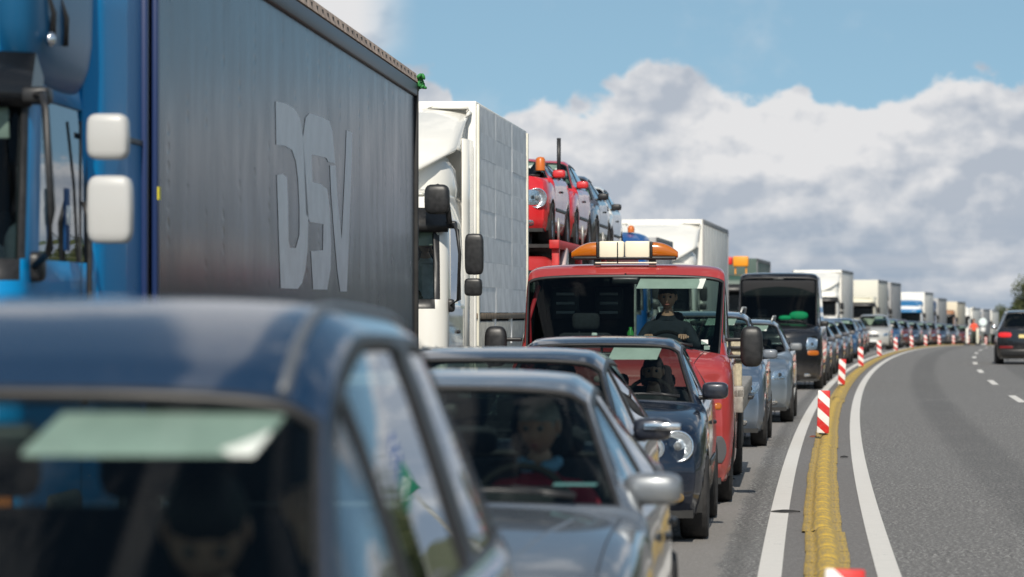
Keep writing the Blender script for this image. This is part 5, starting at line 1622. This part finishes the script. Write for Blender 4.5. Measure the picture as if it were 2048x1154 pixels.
# blue fronted lorry whose roof shows above the light bar
t = lorry('lorry with a blue roof and one orange beacon, seen above the light bar', 70.6, -5.95, CAB('blue', (.0, .07, .26)), GB, 3.4, 3.52, 5.0, defl=True)
MB().lathe((.72, 1.75, 3.50), (0, 0, 1), [(.08, 0), (.08, .10), (.05, .15), (0, .16)], 12).build('orange_beacon', simple('beacon_orange', (.55, .14, .02), .3), t)
# big white box lorry above the red cab
t = lorry('large white box lorry rising behind the red cab roof', 81.0, -5.55, M_OFFW, WB, 4.12, 3.2, 11.0, defl='swept', box_side=simple('seam_grey', (.3, .3, .3), .6))
t = lorry('dark green lorry carrying an orange and red light box on its roof', 104.5, -5.45, CAB('green', (.03, .07, .05)), simple('box_green', (.05, .09, .075), .6), 3.50, 3.3, 7.5, defl=False)
MB().box((.80, 1.2, 3.38), (.50, .3, .34), .03).box((.62, 1.2, 3.12), (.04, .1, .3)).box((.98, 1.2, 3.12), (.04, .1, .3)).build('orange_light_box', simple('orange_box', (.85, .32, .02), .4), t)
MB().box((.42, 1.2, 3.40), (.20, .3, .26), .03).build('red_light_box', simple('red_box', (.65, .02, .02), .4), t)
lorry('red roofed lorry showing just above the black van', 119.0, -5.45, CAB('red', (.45, .02, .03)), simple('box_dark', (.12, .12, .13), .6), 3.2, 3.25, 7.0, defl=True)
far_lorry('white box lorry right of the black van', 1684, 540, 9.0, M_OFFW, WB, defl='swept')
far_lorry('cream fronted lorry left of the slim grey lorry', 1757, 560, 8.0, CAB('cream', (.66, .62, .48)), simple('box_cream', (.62, .60, .52), .5), cabh=3.0)
far_lorry('slim grey lorry with dark front right of the cream one', 1782, 565, 9.0, CAB('darkgrey', (.06, .06, .065)), GB)
far_lorry('lorry with a blue forehead and white top at the bend', 1850, 585, 8.0, CAB('white2', (.62, .64, .66)), WB, roofcol=CAB('skyblue', (.0, .14, .34)), cabh=3.35)
far_lorry('dark navy fronted lorry after the blue fronted one', 1877, 597, 8.0, CAB('navy', (.03, .045, .10)), GB)
far_lorry('cream and rust brown lorry near the end of the queue', 1915, 604, 8.0, CAB('brown', (.30, .13, .05)), simple('box_beige', (.62, .55, .42), .5), defl=False)
far_lorry('white fronted lorry behind the worker in orange', 1945, 617, 8.0, M_OFFW, WB, defl='swept')
far_lorry('grey lorry in the far distance right of the worker', 1967, 619, 7.0, CAB('grey3', (.3, .3, .33)), GB)
far_lorry('farthest lorry, a pale sliver beside the dark car', 1984, 621, 7.0, M_OFFW, WB)

# worker and temporary signs at the crest
wd = 214
wp = on_road(wd, .55)
person('road worker in an orange jacket standing at the bend far away', wp, head(wd) + .2, (.85, .10, .05), (.05, .06, .05), M_HAIRD, pose='stand', seated=False)
def keep_sign(label, d, lat, col, h=1.55, r=.27):
    pos = on_road(d, lat); t = thing('road_sign', label, 'road sign', pos, head(d), 'temporary signs near the worker')
    MB().tube([(0, 0, 0), (0, 0, h)], .035, 8).box((0, 0, .05), (.5, .35, .10), .03).build('post', M_STEEL, t)
    MB().lathe((0, -.04, h), (0, -1, 0), [(r, -.02), (r, .01), (r * .85, .012), (0, .012)], 22).build('disc', simple('sign_' + label[:6], col, .4), t)
    MB().box((0, -.05, h - r - .22), (.30, .02, .26), .01).build('plate', M_PLATE, t)
keep_sign('white round sign on a post just right of the worker', 216, 1.05, (.75, .85, .84))
for i, (d, lat, lab) in enumerate(((213, .15, 'pale white beacon board left of the worker'), (213, .85, 'cream beacon board at the right hand of the worker'), (222, 2.3, 'pale pink beacon board beside the dark car'))):
    t = thing('beacon_board', lab, 'beacon board', on_road(d, lat), head(d), 'beacon boards at the crest')
    MB().box((0, 0, .62), (.16, .03, 1.0), .01).build('board', simple('pale_board%d' % i, ((.75, .72, .66), (.7, .68, .55), (.7, .45, .42))[i], .5), t)
    MB().box((0, 0, .06), (.4, .3, .12), .03).build('foot', M_BLACK, t)

# ------------------------------------------------------------------ trees
def leaf_mat(name, a, b2):
    m, n, b = new_mat(name)
    tc = n.node('ShaderNodeTexCoord').outputs['Object']
    n.l.new(n.mix(n.sm(n.noise(tc, 1.3, 4), .35, .65), a, b2), b.inputs['Base Color']); b.inputs['Roughness'].default_value = .7
    return m
M_LEAF = leaf_mat('leaves', (.035, .06, .018), (.10, .105, .035)); M_BARK = simple('bark', (.12, .09, .065), .9, var=.3)
TREE = []
def tree_proto(seed):
    r = random.Random(seed); t = thing('broadleaf_tree', 'x', 'tree', group='trees beyond the motorway')
    tr = MB().tube([(0, 0, -.5), (.05, 0, 2), (.0, .1, 4), (.1, 0, 6.2)], [.26, .2, .14, .05], 8); cl = []
    for k in range(13):
        a = r.uniform(0, 6.28); z = r.uniform(2.2, 7.2); rr = r.uniform(.6, 2.1) * (1 - abs(z - 4.6) / 5)
        c = Vector((math.cos(a) * rr, math.sin(a) * rr, z)); cl.append((c, r.uniform(.8, 1.4)))
        tr.tube([(0, 0, min(z - .8, 5.5)), c * .6 + Vector((0, 0, z * .35)), c], [.09, .05, .02], 5)
    tr.build('trunk', M_BARK, t)
    vs = []; fs = []
    for c, s in cl:
        for _ in range(210):
            d = Vector((r.gauss(0, 1), r.gauss(0, 1), r.gauss(0, .8))); d = d.normalized() * (r.random() ** .45) * s
            q = c + d; u = Vector((r.gauss(0, 1), r.gauss(0, 1), r.gauss(0, 1))).normalized() * .14; w = u.orthogonal().normalized() * .09
            i = len(vs); vs += [q - u, q + w, q + u, q - w]; fs.append((i, i + 1, i + 2, i + 3))
    me = bpy.data.meshes.new('crown'); me.from_pydata(vs, [], fs); me.materials.append(M_LEAF)
    o = bpy.data.objects.new('crown', me); COL.objects.link(o); o.parent = t
    return t
protos = [tree_proto(3), tree_proto(8)]
used = [False, False]
spots = [(2060, 430, 1.25), (2036, 470, 1.05), (2012, 520, .92), (1996, 560, .80), (2085, 440, 1.35), (2120, 400, 1.2)]
names = ['tallest tree at the right edge above the dark car roof', 'tree left of the tallest one at the right edge', 'low tree left of the dark car roof', 'lowest tree at the left end of the far trees', 'tree just outside the right edge', 'second tree outside the right edge']
def put_tree(i, pos, s, lab):
    k = i % 2
    o = protos[k] if not used[k] else copy_tree(protos[k]); used[k] = True
    o.location = pos; o.scale = (s, s, s); o.rotation_euler = (0, 0, R.uniform(0, 6)); o['label'] = lab; o['group'] = 'trees beyond the motorway'
for i, (px, d, s) in enumerate(spots): put_tree(i, ((px - 1024) / 6400 * d, d, road_z(d) - .2), s, names[i])
def roadside_wood():
    r = random.Random(5); vs = []; fs = []
    for i in range(26000):
        d = 20 + 330 * r.random(); lat = 17 + r.random() * 6
        top = 5.2 + 1.4 * math.sin(d * .21) + 1.0 * math.sin(d * .55 + 1) + .7 * math.sin(d * 1.3)
        q = on_road(d, lat, top * (r.random() ** .7)); u = Vector((r.gauss(0, 1), r.gauss(0, 1), r.gauss(0, 1))).normalized() * .38; w = u.orthogonal().normalized() * .26
        k = len(vs); vs += [q - u, q + w, q + u, q - w]; fs.append((k, k + 1, k + 2, k + 3))
    me = bpy.data.meshes.new('roadside_wood'); me.from_pydata([v[:] for v in vs], [], fs); me.materials.append(M_LEAF)
    o = bpy.data.objects.new('roadside_wood', me); COL.objects.link(o)
    tag(o, 'long strip of dense green trees along the right verge outside the picture', 'wood'); o['kind'] = 'stuff'
roadside_wood()

# motorway direction signs on the verge to the right (they show only as reflections in the near car)
def direction_sign():
    pos = on_road(100, 8.3); t = thing('direction_sign', 'blue and green motorway sign reflected in the near side window', 'road sign', pos, head(46) + .0)
    MB().box((-1.2, 0, 1.6), (.16, .16, 5.0)).box((1.2, 0, 1.6), (.16, .16, 5.0)).build('post', M_STEEL, t)
    MB().box((0, -.1, 4.5), (3.2, .06, 1.4), .03).build('blue_panel', simple('sign_blue', (.01, .08, .30), .5), t)
    MB().box((0, -.1, 3.2), (3.2, .06, 1.1), .03).build('green_panel', simple('sign_green', (.01, .18, .10), .5), t)
    a = MB()
    for z in (4.8, 4.25, 3.2): a.box((-.2, -.14, z), (2.0, .02, .18)).prism([(1.0, z - .22), (1.4, z), (1.0, z + .22)], 'y', -.15, -.13)
    a.build('sign_marks', M_PLATE, t)
direction_sign()
MB().box((1.02, 1.15, 2.12), (.10, .30, .55), .04, 3).ellipsoid((1.0, 1.1, 1.95), (.2, .25, .3), .8, 8).build('hanging_shirt', simple('pale_shirt', (.6, .62, .62), .9, var=.25, bump=.6, bscale=14), T1)
seat_in(T1, (.62, 1.38, 1.52), 'driver of the blue lorry in a white shirt behind the big windscreen', (.65, .65, .68), (.03, .03, .05), M_HAIRD, pose='wheel')
seat_in(T2, (.86, 1.10, 1.72), 'white lorry driver holding a hand to his face at the side window', (.72, .72, .76), (.03, .03, .05), M_HAIRD, pose='face', sleeves='short', turn=.3)
bpy.context.view_layer.update()
